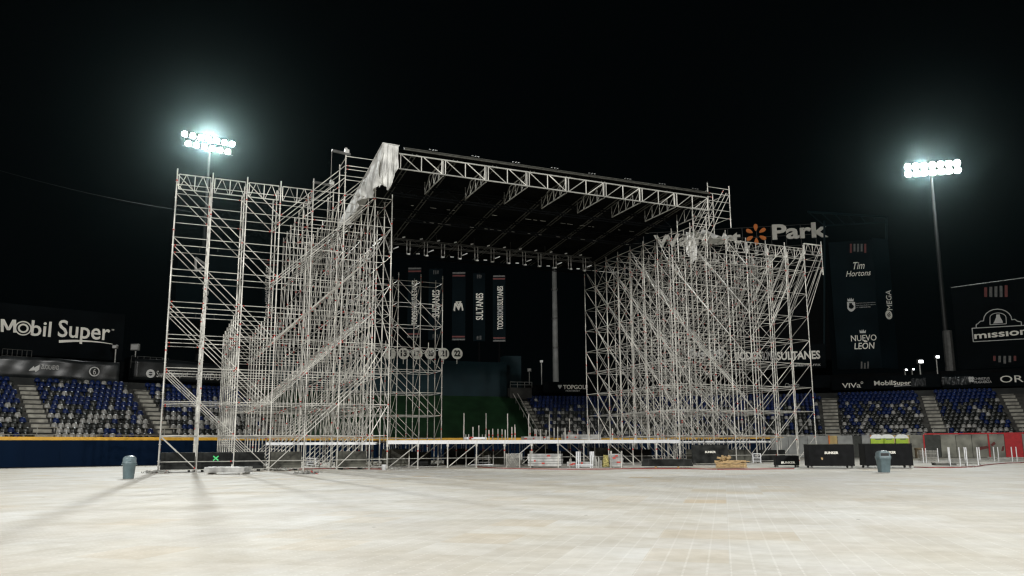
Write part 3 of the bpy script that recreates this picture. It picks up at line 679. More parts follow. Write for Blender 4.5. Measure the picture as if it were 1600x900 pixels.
arc += [(1582, 499.5), (1586, 499), (1590, 502), (1596, 503), (1596, 509)]
pline(B, arc)
pline(B, [(1547, 507.5), (1547, 497)] + [(1559.5 + 12.5 * math.cos(math.pi * (1 - i / 8)), 496 - 7 * math.sin(math.pi * (1 - i / 8))) for i in range(9)] + [(1572.5, 506), (1547, 507.5)], 0.045)
b = MB(); pts_ = [(1552, 505.5), (1554, 502), (1556.5, 496), (1557, 491.5), (1562, 491.2), (1563, 495.5), (1566.5, 501.5), (1567, 504.5)]; b.add([f_(*q_) for q_ in pts_], [tuple(range(8))[::-1]]); b.build('bell', 'letterdim', B['o'])
b = MB(); b.tube(pos(B, 0, 1.0) + UP * 0.05, pos(B, 1, 1.0) + UP * 0.05, 0.05, 5); b.build('top_edge', 'alu', B['o'])
for i, mm in enumerate(('signred', 'darksteel', 'darksteel', 'darksteel', 'signred')):
    x = 1538 + i * 8; y1 = 448 - 0.2 * x / 10 + 28; b = MB(); b.quad(f_(x, 464), f_(x + 4.5, 464), f_(x + 4.5, 449 - i * 0.8), f_(x, 449 - i * 0.8)); b.build('stripe', mm, B['o'])
    b = MB(); b.quad(f_(x + 14, 568 - 2 * abs(i - 2)), f_(x + 18, 568 - 2 * abs(i - 2)), f_(x + 18, 556), f_(x + 14, 556)); b.build('stripe', mm, B['o'])

# vertical club banners over the centre
def vbanner(label, x0, x1, yt, yb, Y, txt, tx0, tx1, ty0, ty1, bars, group='vertical club banners on poles', foot=575):
    pA, pB = AT(x0, yb, Y), AT(x1, yb, Y); z0, z1 = AT((x0 + x1) / 2, yb, Y).z, AT((x0 + x1) / 2, yt, Y).z
    a, L_ = frame_axes(pA.copy(), pB.copy()); nrm = a.cross(UP)
    o = thing('vertical_banner', label, 'banner', V(pA.x, pA.y, 0) + a * (L_ / 2) , group)
    B = dict(o=o, p=V(pA.x, pA.y, 0), a=a, L=L_, z0=z0, z1=z1, n=nrm)
    b = MB(); b.box(B['p'] + a * (L_ / 2) - nrm * 0.06 + UP * ((z0 + z1) / 2), L_, 0.12, z1 - z0, a, nrm); b.build('canvas', 'signteal', o)
    b = MB(); b.tube(B['p'] + a * (L_ / 2) - nrm * 0.3 + UP * 3, B['p'] + a * (L_ / 2) - nrm * 0.3 + UP * (z1 + 0.2), 0.16, 8); b.build('pole', 'blackmetal', o)
    if bars:
        for fy, m_ in ((0.985, 'darksteel'), (0.015, 'darksteel'), (0.945, 'signred'), (0.055, 'signred')):
            b = MB(); b.box(pos(B, 0.5, fy) + nrm * 0.02, L_ * 0.96, 0.03, (z1 - z0) * 0.022, a, nrm); b.build('bar', m_, o)
    else:
        for i in range(3):
            for fy in (0.95, 0.05): b = MB(); b.box(pos(B, 0.35 + 0.15 * i, fy) + nrm * 0.02, 0.09, 0.03, (z1 - z0) * 0.055, a, nrm); b.build('bar', 'darksteel', o)
    if txt:
        for (s_, mm, ya, yb_) in txt:
            f0 = fxy(B, tx0, yb_); f1 = fxy(B, tx1, ya)
            letters('lettering', s_, pos(B, f1[0], f0[1]) + nrm * 0.01, UP, -a, (z1 - z0) * (f1[1] - f0[1]), L_ * (f1[0] - f0[0]), mm, o, 0.03, 0.02)
    return B
Yv = 112
def todos(y0, y1): k = y1 - y0; return [('SULTANES', 'letter', y0, y0 + k * 0.44), ('SOMOS', 'letterdim', y0 + k * 0.45, y0 + k * 0.67), ('TODOS', 'letter', y0 + k * 0.68, y1)]
vbanner('vertical dark banner with long cream slogan behind the rear scaffold tower', 636, 657, 418, 528, Yv, todos(438, 508), 643, 652, 0, 0, True)
vbanner('vertical dark banner with one cream word at the rear tower\'s right edge', 669, 691, 420, 531, Yv, [('SULTANES', 'letter', 453, 496)], 675, 687, 0, 0, False)
B = vbanner('vertical dark banner bearing cream interlocked monogram, middle of the row', 706, 727, 425, 532, Yv, None, 0, 0, 0, 0, True)
f_ = lambda x, y: pos(B, *fxy(B, x, y)) + B['n'] * 0.03
b = MB()
for p_, q_, r_ in (((709.5, 485), (711.5, 474), .13), ((711.5, 474), (716.5, 483), .13), ((716.5, 483), (721, 474), .13), ((721, 474), (723, 484.5), .13), ((712.5, 471.5), (716.5, 477), .1), ((720.5, 471), (716.5, 477), .1), ((716.5, 477), (716.5, 485), .1), ((709, 485), (711.3, 485), .1), ((721.8, 484.5), (724, 484.5), .1), ((713.5, 472), (719.5, 471.8), .08)): b.tube(f_(*p_), f_(*q_), r_, 6)
b.build('monogram', 'letter', B['o'])
vbanner('vertical dark banner with one cream word right of the monogram banner', 739, 758, 427, 533, Yv, [('SULTANES', 'letter', 458, 500)], 743.5, 755, 0, 0, False)
vbanner('vertical dark banner with long cream slogan, rightmost of the centre row', 770, 790, 430, 534, Yv, todos(447, 515), 777, 786, 0, 0, True)
vbanner('vertical dark banner with long cream slogan behind the left scaffold', 408, 430, 408, 520, 105, todos(418, 498), 414, 425, 0, 0, True)
B = vbanner('broad dark banner with triangle logo and name behind left scaffold', 272, 368, 385, 500, 96, [('vector', 'letterdim', 424, 486)], 314, 328, 0, 0, False)
f_ = lambda x, y: pos(B, *fxy(B, x, y)) + B['n'] * 0.03
b = MB()
for p_, q_ in (((306, 403), (306, 424)), ((306, 403), (324, 415)), ((324, 415), (306, 424))): b.tube(f_(*p_), f_(*q_), 0.16, 6)
b.build('triangle_logo', 'letterdim', B['o'])

# dark concourse structures behind the stands
def darkbox(name, label, x0, x1, yt, n_, depth, cat, m_='blackmetal'):
    p0, p1 = fence(TX(x0, n_, 8), n_), fence(TX(x1, n_, 8), n_); a, L_ = frame_axes(p0, p1); z1 = ZY(yt, (x0 + x1) / 2, n_)
    b = MB(); b.box(p0 + a * (L_ / 2) - a.cross(UP) * (depth / 2) + UP * (z1 / 2), L_, depth, z1, a, a.cross(UP)); return b.build(name, m_, label=label, cat=cat)
darkbox('press_box', 'black concourse building under the large letters above left stand', -70, 192, 557, 17.6, 8, 'building')
darkbox('concourse_wall', 'low dark concourse wall behind the left scaffold', 200, 470, 566, 19, 2, 'wall')
darkbox('concourse_wall', 'low dark concourse wall behind the centre seats', 820, 1140, 602, NB + 3, 2, 'wall')
darkbox('concourse_wall', 'low dark concourse wall behind the right seats', 1150, 1700, 582, NB + 3.5, 2, 'wall')
# concourse railings and posts over the left banners
for lab, x0, x1, ya, yb in (('thin railing along the press box front above crumpled banner', 2, 48, 545, 566), ('thin railing over the flat black banner left of scaffold', 204, 262, 556, 575)):
    o = thing('railing', lab, 'railing', fence(TX(x0, NB + 1, 9), NB + 1)); b = MB(); za, zb = ZY(yb, x0, NB + 1.1), ZY(ya, x0, NB + 1.1); t0_, t1_ = TX(x0, NB + 1.1, 9), TX(x1, NB + 1.1, 9)
    for z in (zb, (za + zb) / 2): b.tube(fence(t0_, NB + 1.1, z), fence(t1_, NB + 1.1, z), 0.025, 5)
    b.build('rail', 'darksteel', o); b = MB()
    for i in range(7): t = t0_ + (t1_ - t0_) * i / 6; b.tube(fence(t, NB + 1.1, za), fence(t, NB + 1.1, zb), 0.025, 5)
    b.build_each('post', 'darksteel', o)

# ---------------------------------------------------------------- floodlight masts
def mast(label, x, y, Y, px0, px1, rows, hd, foot_r, group='floodlight masts', spacing=None, sizew=6.0):
    c = AT(x, y, Y); o = thing('floodlight_mast', label, 'floodlight mast', V(c.x, c.y, 0), group)
    a = V(math.cos(hd), math.sin(hd), 0); f = a.cross(UP)
    b = MB(); b.tube(V(c.x, c.y + 0.5, 0), V(c.x, c.y + 0.5, c.z + 1.2), foot_r, 12, 0.16); b.build('mast_pole', 'pole', o, smooth=True)
    b = MB()
    for j, (nl, dz) in enumerate(rows):
        b.tube(c - a * (sizew / 2 + 0.2) + UP * (dz - 0.45), c + a * (sizew / 2 + 0.2) + UP * (dz - 0.45), 0.06, 6)
    for i in range(5): q_ = c + a * (sizew * (i / 4 - 0.5)); b.tube(q_ + UP * (rows[0][1] - 0.45), q_ + UP * (rows[-1][1] - 0.45), 0.045, 5)
    b.build('cross_arm', 'darksteel', o)
    for j, (nl, dz) in enumerate(rows):
        for i in range(nl):
            q_ = c + a * (sizew * ((i + (0.5 if nl < rows[0][0] else 0)) / (rows[0][0] - 1) - 0.5)) + UP * dz
            aim = (V(random.uniform(-14, 14), random.uniform(8, 34), 0) - q_).normalized(); side = aim.cross(UP).normalized(); up2 = side.cross(aim)
            b = MB(); n_ = 12; prof = ((0.14, -0.5), (0.36, -0.12), (0.40, 0.0))
            vs = []
            for r_, dd in prof:
                for k in range(n_): an = 2 * math.pi * k / n_; vs.append(q_ + aim * dd + side * (r_ * math.cos(an)) + up2 * (r_ * math.sin(an)))
            b.add(vs, [tuple(range(n_))] + [(k2 * n_ + k, k2 * n_ + (k + 1) % n_, (k2 + 1) * n_ + (k + 1) % n_, (k2 + 1) * n_ + k) for k2 in range(2) for k in range(n_)])
            b.tube(q_ - aim * 0.25, q_ - UP * 0.42, 0.04, 5)
            fl = b.build('floodlight', 'alu', o)
            b = MB(); vs = [q_ + aim * -0.01 + side * (0.385 * math.cos(2 * math.pi * k / n_)) + up2 * (0.385 * math.sin(2 * math.pi * k / n_)) for k in range(n_)]
            b.add(vs, [tuple(range(n_))]); b.build('lens', 'lamp', fl)
    return o, c
mL, cL = mast('tall floodlight mast blazing at upper left above the scaffold', 326, 223, 110, 0, 0, [(7, 0.55), (6, -0.75)], R_(36), 0.42, sizew=6.7)
mR, cR = mast('tall floodlight mast blazing at upper right over the sponsor tower', 1457, 263, 98, 0, 0, [(7, 0.45), (7, -0.5)], R_(-14), 0.40, sizew=5.8)
spot('field_floodlight_left', cL + V(0.6, -1.2, 0), (-14, 26, 0), 190000, 66, 1.0, 0.7, (0.97, 1.0, 0.98))
spot('field_floodlight_right', cR + V(-1.7, -1.0, 0), (6, 26, 0), 62000, 64, 1.0, 1.0, (0.97, 1.0, 0.98))
# centre mast, its head hidden above the stage roof
c = AT(866, 420, 120); o = thing('floodlight_mast', 'grey mast pole rising behind the stage centre', 'floodlight mast', V(c.x, c.y, 0), 'floodlight masts')
b = MB(); b.tube(V(c.x, c.y, 2), V(c.x, c.y, 30.5), 0.52, 12, 0.34); b.build('mast_pole', 'paleple', o, smooth=True)
b = MB()
for z in (16, 20.5, 25): b = MB(); b.tube(V(c.x, c.y, z), V(c.x, c.y, z + 0.3), 0.50, 12); b.build('collar', 'darksteel', o)
# stout foot of right mast
b = MB(); q_ = AT(1480, 520, 97.5); b.tube(V(q_.x, q_.y, 6), V(q_.x, q_.y, AT(1480, 517, 97.5).z), 0.62, 10, 0.55); b.build('mast_sleeve', 'darksteel', mR)

# small pole lights on the concourse
def pole_light(label, x, yt, yb, Y, lit=False, size=0.8):
    h = AT(x, yt, Y); o = thing('pole_light', label, 'pole light', AT(x, yb, Y), 'small pole lights on the concourse')
    b = MB(); b.tube(V(h.x, h.y, AT(x, yb, Y).z - 1.0), h, 0.07, 6); b.build('pole', 'steel_dull', o)
    b = MB(); b.box(h + V(0, -0.15, size * 0.4), size, 0.4, size * 0.8); bevel(b.build('lamp_housing', 'steel_dull' if not lit else 'darksteel', o), 0.05)
    b = MB(); b.box(h + V(0, -0.36, size * 0.4), size * (0.8 if not lit else 0.7), 0.02, size * (0.6 if not lit else 0.45)); b.build('lamp_glass', 'letterdim' if not lit else 'smalllamp', o)
for lab, x, yt, yb, Y, lit, sz in (
    ('grey square pole light at the far left edge under the letters', 10, 540, 570, 84, False, 1.0), ('grey square pole light just left of the left scaffold', 212, 548, 575, 86, False, 0.9),
    ('small pole light at the right end of the press box', 181, 545, 580, 80, False, 0.45), ('white square pole light tilted beside the green slope', 827, 581, 612, 108, False, 0.55),
    ('slim pole light left of the grey centre mast', 846, 567, 608, 110, False, 0.45), ('lit pole light with bright lamp left of right mast', 1437, 569, 590, 95, True, 0.7),
    ('lit pole light nearest the right mast pole', 1463, 561, 590, 95, True, 0.55), ('low lit work lamp below the sponsor tower', 1414, 580, 592, 96, True, 0.35), ('low lit work lamp just right of its twin', 1425, 579, 592, 96, True, 0.3)):
    pole_light(lab, x, yt, yb, Y, lit, sz)
# overhead cable
o = MB(); pa, pb2 = AT(-80, 243, 75), AT(300, 331, 104)
for i in range(16):
    g = lambda f: pa.lerp(pb2, f) - UP * (1.6 * 4 * f * (1 - f) * 0.4)
    o.tube(g(i / 16), g((i + 1) / 16), 0.022, 5, cap=False)
o.build('cable', 'pole', label='thin overhead cable slanting down to the left scaffold', cat='cable')

# ---------------------------------------------------------------- scaffolds
BAY, RP, RL = 2.07, 0.040, 0.026
class Scaf:
    def __init__(s, name, label, base):
        s.o = thing(name, label, 'scaffold', base, None); s.items = {}
    def add(s, kind, fn, dist): s.items.setdefault(kind, []).append((dist, fn))
    def post(s, p, z1, z0=0.0):
        def fn(b):
            b.tube(p + UP * z0, p + UP * z1, RP, 6)
            z = z0 + 0.65
            while z < z1: b.tube(p + UP * (z - 0.012), p + UP * (z + 0.012), 0.075, 6); z += 1.0
            if z0 < 0.05: b.box(p + UP * 0.012, 0.16, 0.16, 0.02); b.tube(p + UP * 0.03, p + UP * 0.2, 0.055, 6)
            rng = random.Random(hash((round(p.x, 2), round(p.y, 2))))
            for _ in range(int((z1 - z0) / 5)):
                z = z0 + rng.uniform(0.3, z1 - z0 - 0.3); b.tube(p + UP * z, p + UP * (z + 0.09), RP + 0.012, 6, mi=1)
        s.add('standard', fn, PX(p + UP * 3)[2])
    def bar(s, kind, a, b_, r=RL):
        k = random.random()
        def fn(b):
            b.tube(a, b_, r, 6)
            d = (b_ - a).normalized(); L_ = (b_ - a).length
            if k < 0.18: b.tube(a + d * 0.10, a + d * 0.19, r + 0.009, 6, mi=1)
            if 0.12 < k < 0.28: b.tube(b_ - d * 0.19, b_ - d * 0.10, r + 0.012, 6, mi=1)
        s.add(kind, fn, PX((a + b_) / 2)[2])
    def girder(s, a, b_, h=0.95):
        def fn(b):
            d = (b_ - a).normalized(); L_ = (b_ - a).length; q = lambda f, g: a + d * (0.12 + (L_ - 0.24) * f) + UP * (h * g)
            for g in (0, 1): b.tube(q(0, g), q(1, g), 0.034, 6)
            for f in (0, 0.5, 1): b.tube(q(f, 0), q(f, 1), 0.026, 5)
            for f0, g0, f1, g1 in ((0.02, 0, 0.22, 1), (0.24, 1, 0.46, 0), (0.54, 0, 0.74, 1), (0.76, 1, 0.97, 0)): b.tube(q(f0, g0), q(f1, g1), 0.022, 5)
        s.add('lattice_girder', fn, PX(a)[2])
    def finish(s, m='steel'):
        for kind, L_ in s.items.items():
            L_.sort(key=lambda q: q[0])
            for d, fn in L_[:100]:
                b = MB(); fn(b); b.build(kind, [m, 'red'], s.o)
            if len(L_) > 100:
                b = MB()
                for d, fn in L_[100:]: fn(b)
                b.build(kind, [m, 'red'], s.o, kind='stuff')
def lev(n_): return 0.15 + 2 * n_

def wing(label, mirror):
    SS = lambda k: (50 - 0.0 - sk[k]) if mirror else sk[k]
    sk = [k * BAY for k in range(7)] + [13.6]
    W = Scaf('scaffold_wing', label, S(SS(3), 0, 0))
    NJ = 9 if not mirror else 8
    def top(k, j):
        if k <= 3: n_ = 9 if j <= 2 else (5 if (j == 3 or k >= 2) else -1)
        elif k == 4: n_ = 9 if j <= 7 else 6
        else: n_ = 9 if j <= 8 else -1
        if mirror and k >= 4: n_ = 9
        if mirror and 1 <= k <= 3 and j <= 6: n_ = 9
        if j >= NJ: n_ = -1
        if mirror and k == 0: n_ = 9 if j <= 5 else -1
        return n_
    P = lambda k, j, z: S(SS(k), j * BAY, z)
    for k in range(8):
        for j in range(NJ):
            n_ = top(k, j)
            if n_ < 0: continue
            ex = 0.35
            if not mirror and j <= 1 and k in (5, 6): ex = 2.75
            if not mirror and k == 5 and j in (2, 3): ex = 1.6
            if k == 4 and j == 0: ex = 0.8
            W.post(P(k, j, 0), lev(n_) + ex)
    for k in range(8):
        for j in range(NJ):
            n0 = top(k, j)
            if n0 < 0: continue
            if k < 7:
                n1 = min(n0, top(k + 1, j))
                for n_ in range(0, n1 + 1):
                    if n_ == 0 and j > 0: continue
                    if n_ == 9 and k < 4 and j == 0: continue
                    W.bar('ledger', P(k, j, lev(n_)), P(k + 1, j, lev(n_)))
                    if n_ == 0 and j == 0: W.bar('ledger', P(k, j, 0.62), P(k + 1, j, 0.62))
                # bracing within the planes parallel to the stage front
                for n_ in range(0, n1):
                    par = (k + n_) % 2
                    if mirror and k == 0 and j < 3: dn = True; up = False
                    else:
                        dn = k < 3 and par == 0; up = k >= 3 and par == 1
                    if mirror and j % 2 and k >= 1:
                        dn = k < 3 and par == 1; up = k >= 3 and par == 0
                    if dn: W.bar('diagonal_brace', P(k, j, lev(n_ + 1)), P(k + 1, j, lev(n_)), 0.030)
                    if up: W.bar('diagonal_brace', P(k, j, lev(n_)), P(k + 1, j, lev(n_ + 1)), 0.030)
            if j < NJ - 1:
                n1 = min(n0, top(k, j + 1))
                for n_ in range(1, n1 + 1):
                    W.bar('transom', P(k, j, lev(n_)), P(k, j + 1, lev(n_)))
                for n_ in range(1, n1):
                    if k in (7, 4) or (k == 2 and n_ % 2):
                        W.bar('diagonal_brace', P(k, j, lev(n_)), P(k, j + 1, lev(n_ + 1)), 0.030)
                    if mirror and k in (3, 5, 6) and (n_ + j) % 2 == 0:
                        W.bar('diagonal_brace', P(k, j, lev(n_)), P(k, j + 1, lev(n_ + 1)), 0.026)
                    if not mirror and k == 5 and n_ % 2: W.bar('diagonal_brace', P(k, j, lev(n_)), P(k, j + 1, lev(n_ + 1)), 0.026)
                    if k in (6, 5) or (k == 4 and mirror):
                        W.bar('diagonal_brace', P(k, j, lev(n_ + 1)), P(k, j + 1, lev(n_)), 0.030)
    # lattice girders along the top
    for k in range(4):
        for j in ((0,) if not mirror else (0, 2)):
            a_, b_ = (k, k + 1) if not mirror else (k + 1, k)
            W.girder(P(a_, j, lev(9) - 0.95), P(b_, j, lev(9) - 0.95))
    if not mirror:
        W.bar('ledger', P(5, 0, 20.8), P(6, 0, 20.8)); W.bar('ledger', P(5, 0, 20.15), P(6, 0, 20.15)); W.bar('ledger', P(5, 0, 19.9), P(6, 0, 19.9)); W.bar('ledger', P(5, 1, 20.15), P(6, 1, 20.15)); W.bar('ledger', P(5, 0, 19.15), P(6, 0, 19.15))
        for n_ in (19.15, 20.7): W.bar('transom', P(5, 0, n_), P(5, 1, n_)); W.bar('transom', P(6, 0, n_), P(6, 1, n_))
        for j in (0, 1, 2): W.bar('diagonal_brace', P(4, j, 18.15), P(5, j, 20.15), 0.030); W.bar('diagonal_brace', P(4, j, 17.4), P(5, j, 19.3), 0.030); W.bar('diagonal_brace', P(5, j, 18.15), P(6, j, 20.15), 0.030)
    else:
        # cantilevered bay at the outer top corner
        X_ = lambda j, z: S(52.07, j * BAY, z)
        for j in range(6):
            W.post(X_(j, 0) , 19.0, 16.0 if j == 0 else 16.6)
            for z in (16.6, 17.2, 18.0, 18.6): W.bar('ledger', P(0, j, z), X_(j, z))
            W.bar('diagonal_brace', P(0, j, 12.2), X_(j, 16.7), 0.030); W.bar('diagonal_brace', P(0, j, 13.4), X_(j, 17.6), 0.030); W.bar('diagonal_brace', P(1, j, 14.15), P(0, j, 18.1), 0.030); W.bar('diagonal_brace', P(1, j, 12.15), P(0, j, 15.4), 0.03); W.bar('diagonal_brace', P(2, j, 13.4), P(1, j, 17.4), 0.03); W.bar('diagonal_brace', P(2, j, 11.0), P(1, j, 14.6), 0.03)
            for z in (12.9, 13.8, 14.6, 15.2): W.bar('diagonal_brace', P(0, j, z), X_(j, min(18.7, z + 3.9)), 0.026)
            for z in (12.8, 14.4): W.bar('diagonal_brace', P(1, j, z), P(0, j, z + 3.4), 0.026)
            if j < 5:
                for z in (16.6, 17.8): W.bar('transom', X_(j, z), X_(j + 1, z))
        W.girder(P(0, 0, 17.7), X_(0, 17.7))
        # extra outward braces
        for j in range(7):
            for k in range(1, 4):
                for n_ in range(2, 9):
                    if (k + n_ + j // 2) % 2 == 0 and top(k - 1, j) >= n_ + 1: W.bar('diagonal_brace', P(k, j, lev(n_)), P(k - 1, j, lev(n_ + 1)), 0.030)
    W.finish(); return W
wL_ = wing('tall left wing of tube scaffolding with stepped rear and lattice top', False)
wR_ = wing('dense right wing of tube scaffolding with overhanging outer top corner', True)

# rear tower standing on the stage, three bays
RT = Scaf('scaffold_tower', 'open rear scaffold tower standing in the stage opening beside the left wing', S(9.5 * BAY, 17.5, 0))
for k in range(7, 12):
    for j in (8, 9, 10):
        zt_ = 16.85 if j < 10 else 11.2
        if k == 7 and j == 10: continue
        RT.post(S(k * BAY, j * BAY, 0), zt_ - (0.0 if k != 10 or j < 10 else 1.0))
for k in range(7, 12):
    for j in (8, 9, 10):
        for n_ in range(1, 9):
            z = lev(n_)
            if j == 10 and n_ > 5: continue
            if k < 11: RT.bar('ledger', S(k * BAY, j * BAY, z), S((k + 1) * BAY, j * BAY, z))
            if j < 10 and not (j == 9 and n_ > 5): RT.bar('transom', S(k * BAY, j * BAY, z), S(k * BAY, (j + 1) * BAY, z))
            if k < 11 and n_ < 8 and (k + n_) % 2 == 0: RT.bar('diagonal_brace', S(k * BAY, j * BAY, z + 2), S((k + 1) * BAY, j * BAY, z), 0.025)
            if j == 8 and n_ < 8 and k > 8: RT.bar('diagonal_brace', S(k * BAY, j * BAY, z + 2), S(k * BAY, (j + 1) * BAY, z), 0.025)
RT.finish()
# small lookout frame behind the roof's right end
LT = Scaf('scaffold_lookout', 'small scaffold frame perched at the right end of the stage roof', S(38.6, -2.5, 18.3))
vv = -2.9; fs_ = 37.9; fe_ = 39.97
for v_ in (vv, vv + BAY):
    for s_ in (fs_, fe_): LT.post(S(s_, v_, 0), 21.6 - 0.0, 18.2)
    for z in (18.9, 19.5, 20.2, 20.8, 21.3): LT.bar('ledger', S(fs_, v_, z), S(fe_, v_, z))
    for dx in (0.0, 0.35, 0.7): LT.bar('diagonal_brace', S(36.8 + dx, v_, 17.0 - 0.4 * dx), S(fe_ - 0.55 + dx * 0.7, v_, 21.2 - dx * 0.6), 0.030)
for s_ in (fs_, fe_):
    for z in (19.0, 21.0): LT.bar('transom', S(s_, vv, z), S(s_, vv + BAY, z))
for q_ in (36.4, 37.6):
    for j in (0, 1): LT.post(S(q_, vv + j * BAY, 0), 18.9, 15.6)
for z in (16.0, 17.0, 18.0): LT.bar('ledger', S(36.4, vv, z), S(37.6, vv, z)); LT.bar('transom', S(37.6, vv, z), S(37.6, 0, z)); LT.bar('transom', S(36.4, vv, z), S(36.4, 0, z))
LT.bar('diagonal_brace', S(37.6, 0, 14.2), S(37.6, vv, 17.0)); LT.bar('diagonal_brace', S(36.4, 0, 14.2), S(36.4, vv, 17.0))
LT.finish()
# hoist beams with hanging ropes on top of the left wing
for lab, k, v_, z, lx, rope in (('upper hoist beam with rope sticking out left of roof corner', 5 * BAY, 0.0, 20.95, 0.95, 8.5), ('lower hoist beam with rope a step below its twin', 5 * BAY, 5.2, 20.35, 1.3, 3.2)):
    o = thing('hoist_beam', lab, 'hoist beam', S(k, v_, z), 'hoist beams on the left scaffold')
    b = MB(); b.tube(S(k - lx, v_, z + 0.12), S(k + 0.3, v_, z), 0.11, 8); b.build('beam', 'darksteel', o)
    b = MB(); b.tube(S(k - lx, v_, z + 0.12), S(k - lx - 0.02, v_, z - rope), 0.012, 5); b.build('rope', 'steel_dull', o)
    b = MB(); b.box(S(k + 0.05, v_, z + 0.18), 0.30, 0.22, 0.25, SU, SV); b.tube(S(k, v_, z + 0.3), S(k, v_, z + 0.42), 0.10, 8); b.build('winch', 'steel_dull', o)

# ---------------------------------------------------------------- stage deck
dk = thing('stage_deck', 'unfinished stage deck with white front beam on steel legs', 'stage', S(25, 0, 0))
DS = [13.6 + i * BAY for i in range(12)]
b = MB()
for i in range(11): b.box(S((DS[i] + DS[i + 1]) / 2, -0.06, 1.72), BAY - 0.03, 0.08, 0.24, SU, SV)
b.build('front_beam', 'white', dk)
b = MB(); b.box(S(25, 7.4, 1.77), 22.6, 14.6, 0.05, SU, SV); b.build('deck_boards', 'olddeck', dk)
cnt = 0
for j in range(8):
    for i, s_ in enumerate(DS):
        b = MB(); p = S(s_, j * BAY, 0); b.tube(p, p + UP * 1.74, 0.045 if j == 0 else 0.036, 6); b.box(p + UP * 0.012, 0.16, 0.16, 0.02)
        if j == 0: b.tube(p + UP * 1.42, p + UP * 1.84, 0.085, 8)
        if random.random() < 0.5: b.tube(p + UP * 1.1, p + UP * 1.2, 0.055, 6, mi=1)
        b.build('leg', ['steel', 'red'], dk)
for j in range(3):
    for i in range(11):
        if (i + j) % 2: continue
        a_, c_ = (i, i + 1) if i < 6 else (i + 1, i)
        b = MB(); b.tube(S(DS[a_] + (0.1 if i < 6 else -0.1), j * BAY - 0.05, 0.12), S(DS[c_], j * BAY - 0.05, 1.62), 0.034, 6); b.build('brace', 'steel', dk)
b = MB()
for j in (0, 1, 2, 3):
    for z in ((0.62,) if j else (0.12,)): b.tube(S(DS[0], j * BAY, z), S(DS[-1], j * BAY, z), 0.028, 6)
for s_ in DS: b.tube(S(s_, 0, 0.14), S(s_, 7 * BAY, 0.14), 0.026, 6)
b.build('base_ledger', 'steel_dull', dk)
# wing ledges of the deck
for lab, s0, s1, v_ in (('left side ledge', 6.2, 13.4, 2.0), ('right side ledge', 36.6, 46.5, 1.5)):
    b = MB(); b.box(S((s0 + s1) / 2, v_, 1.66), s1 - s0, 0.07, 0.17, SU, SV); b.build('side_beam', 'white', dk, label=lab + ' beam, white')
    b = MB(); b.box(S((s0 + s1) / 2 + 0.8, v_ + 0.5, 2.02), s1 - s0 + 1.4, 0.9, 0.05, SU, SV); b.build('side_planks', 'wood', dk)
# uprights rising out of the deck
up = 0
def upright(s_, v_, z1):
    b = MB(); p = S(s_, v_, 0); b.tube(p + UP * 1.8, p + UP * z1, 0.045, 6)
    if random.random() < 0.5: b.tube(p + UP * (1.9 + 0.4 * (z1 - 1.9)), p + UP * (2.0 + 0.4 * (z1 - 1.9)), 0.06, 6, mi=1)
    b.build('upright', ['steel', 'red'], dk)
for i in range(4, 12): upright(DS[0] + i * BAY + 0.2, 7 * BAY, 4.3 if i < 10 else 3.9)
for i in range(4, 9):
    for j, zz in ((1.4, 2.7), (2.3, 2.75), (3, 2.8), (4, 2.95), (5, 3.05), (6, 3.1)):
        if random.random() < 0.74: upright(DS[0] + i * BAY, j * BAY, zz + random.uniform(-0.25, 0.2))
for i in range(8, 12): upright(DS[i] - 0.3, 2.4, 2.75)
# things lying on the deck
def bundle(name, label, cat, P, ax, L_, W_, H_, m_, rows=3, z=0.0, posts=True, group=None, tags=True):
    o = thing(name, label, cat, P + UP * z, group); ay = UP.cross(ax)
    b = MB(); hh = H_ / rows
    for r in range(rows): b.box(P + UP * (z + 0.10 + hh * (r + 0.5)) + ax * random.uniform(-0.03, 0.03), L_, W_, hh * 0.86, ax, ay)
    b.build('planks', m_, o)
    b = MB()
    for f in (-0.42, 0.42):
        b.box(P + ax * (L_ * f) + UP * (z + 0.05), 0.07, W_ * 1.05, 0.08, ax, ay)
        if posts:
            for g in (-0.5, 0.5): b.tube(P + ax * (L_ * f) + ay * (W_ * g + 0.04 * (1 if g > 0 else -1)) + UP * z, P + ax * (L_ * f) + ay * (W_ * g + 0.04 * (1 if g > 0 else -1)) + UP * (z + H_ + 0.28), 0.03, 6)
    b.build('rack', 'steel', o)
    if tags:
        for q_ in range(3):
            b = MB(); f = random.uniform(-0.45, 0.45); b.box(P + ax * (L_ * f) - ay * (W_ / 2 + 0.012) + UP * (z + 0.1 + random.uniform(0.2, 0.9) * H_), random.uniform(0.1, 0.25), 0.012, 0.10, ax, ay); b.build('tag', 'red', o)
    return o
bundle('steel_deck_stack', 'grey steel deck planks racked on top of the stage right of centre', 'plank stack', S(30.6, 5, 0), SU, 3.2, 0.7, 0.42, 'alu', 2, 1.8)
bundle('steel_deck_stack', 'low bundle of pale planks lying on top of the stage at centre', 'plank stack', S(27.5, 7, 0), SU, 2.2, 0.6, 0.28, 'alu', 2, 1.8, False)
bundle('timber_stack', 'short stack of pale boards lying on stage left of centre', 'plank stack', S(20.5, 2.0, 0), SU, 1.5, 0.5, 0.18, 'white', 1, 1.8)

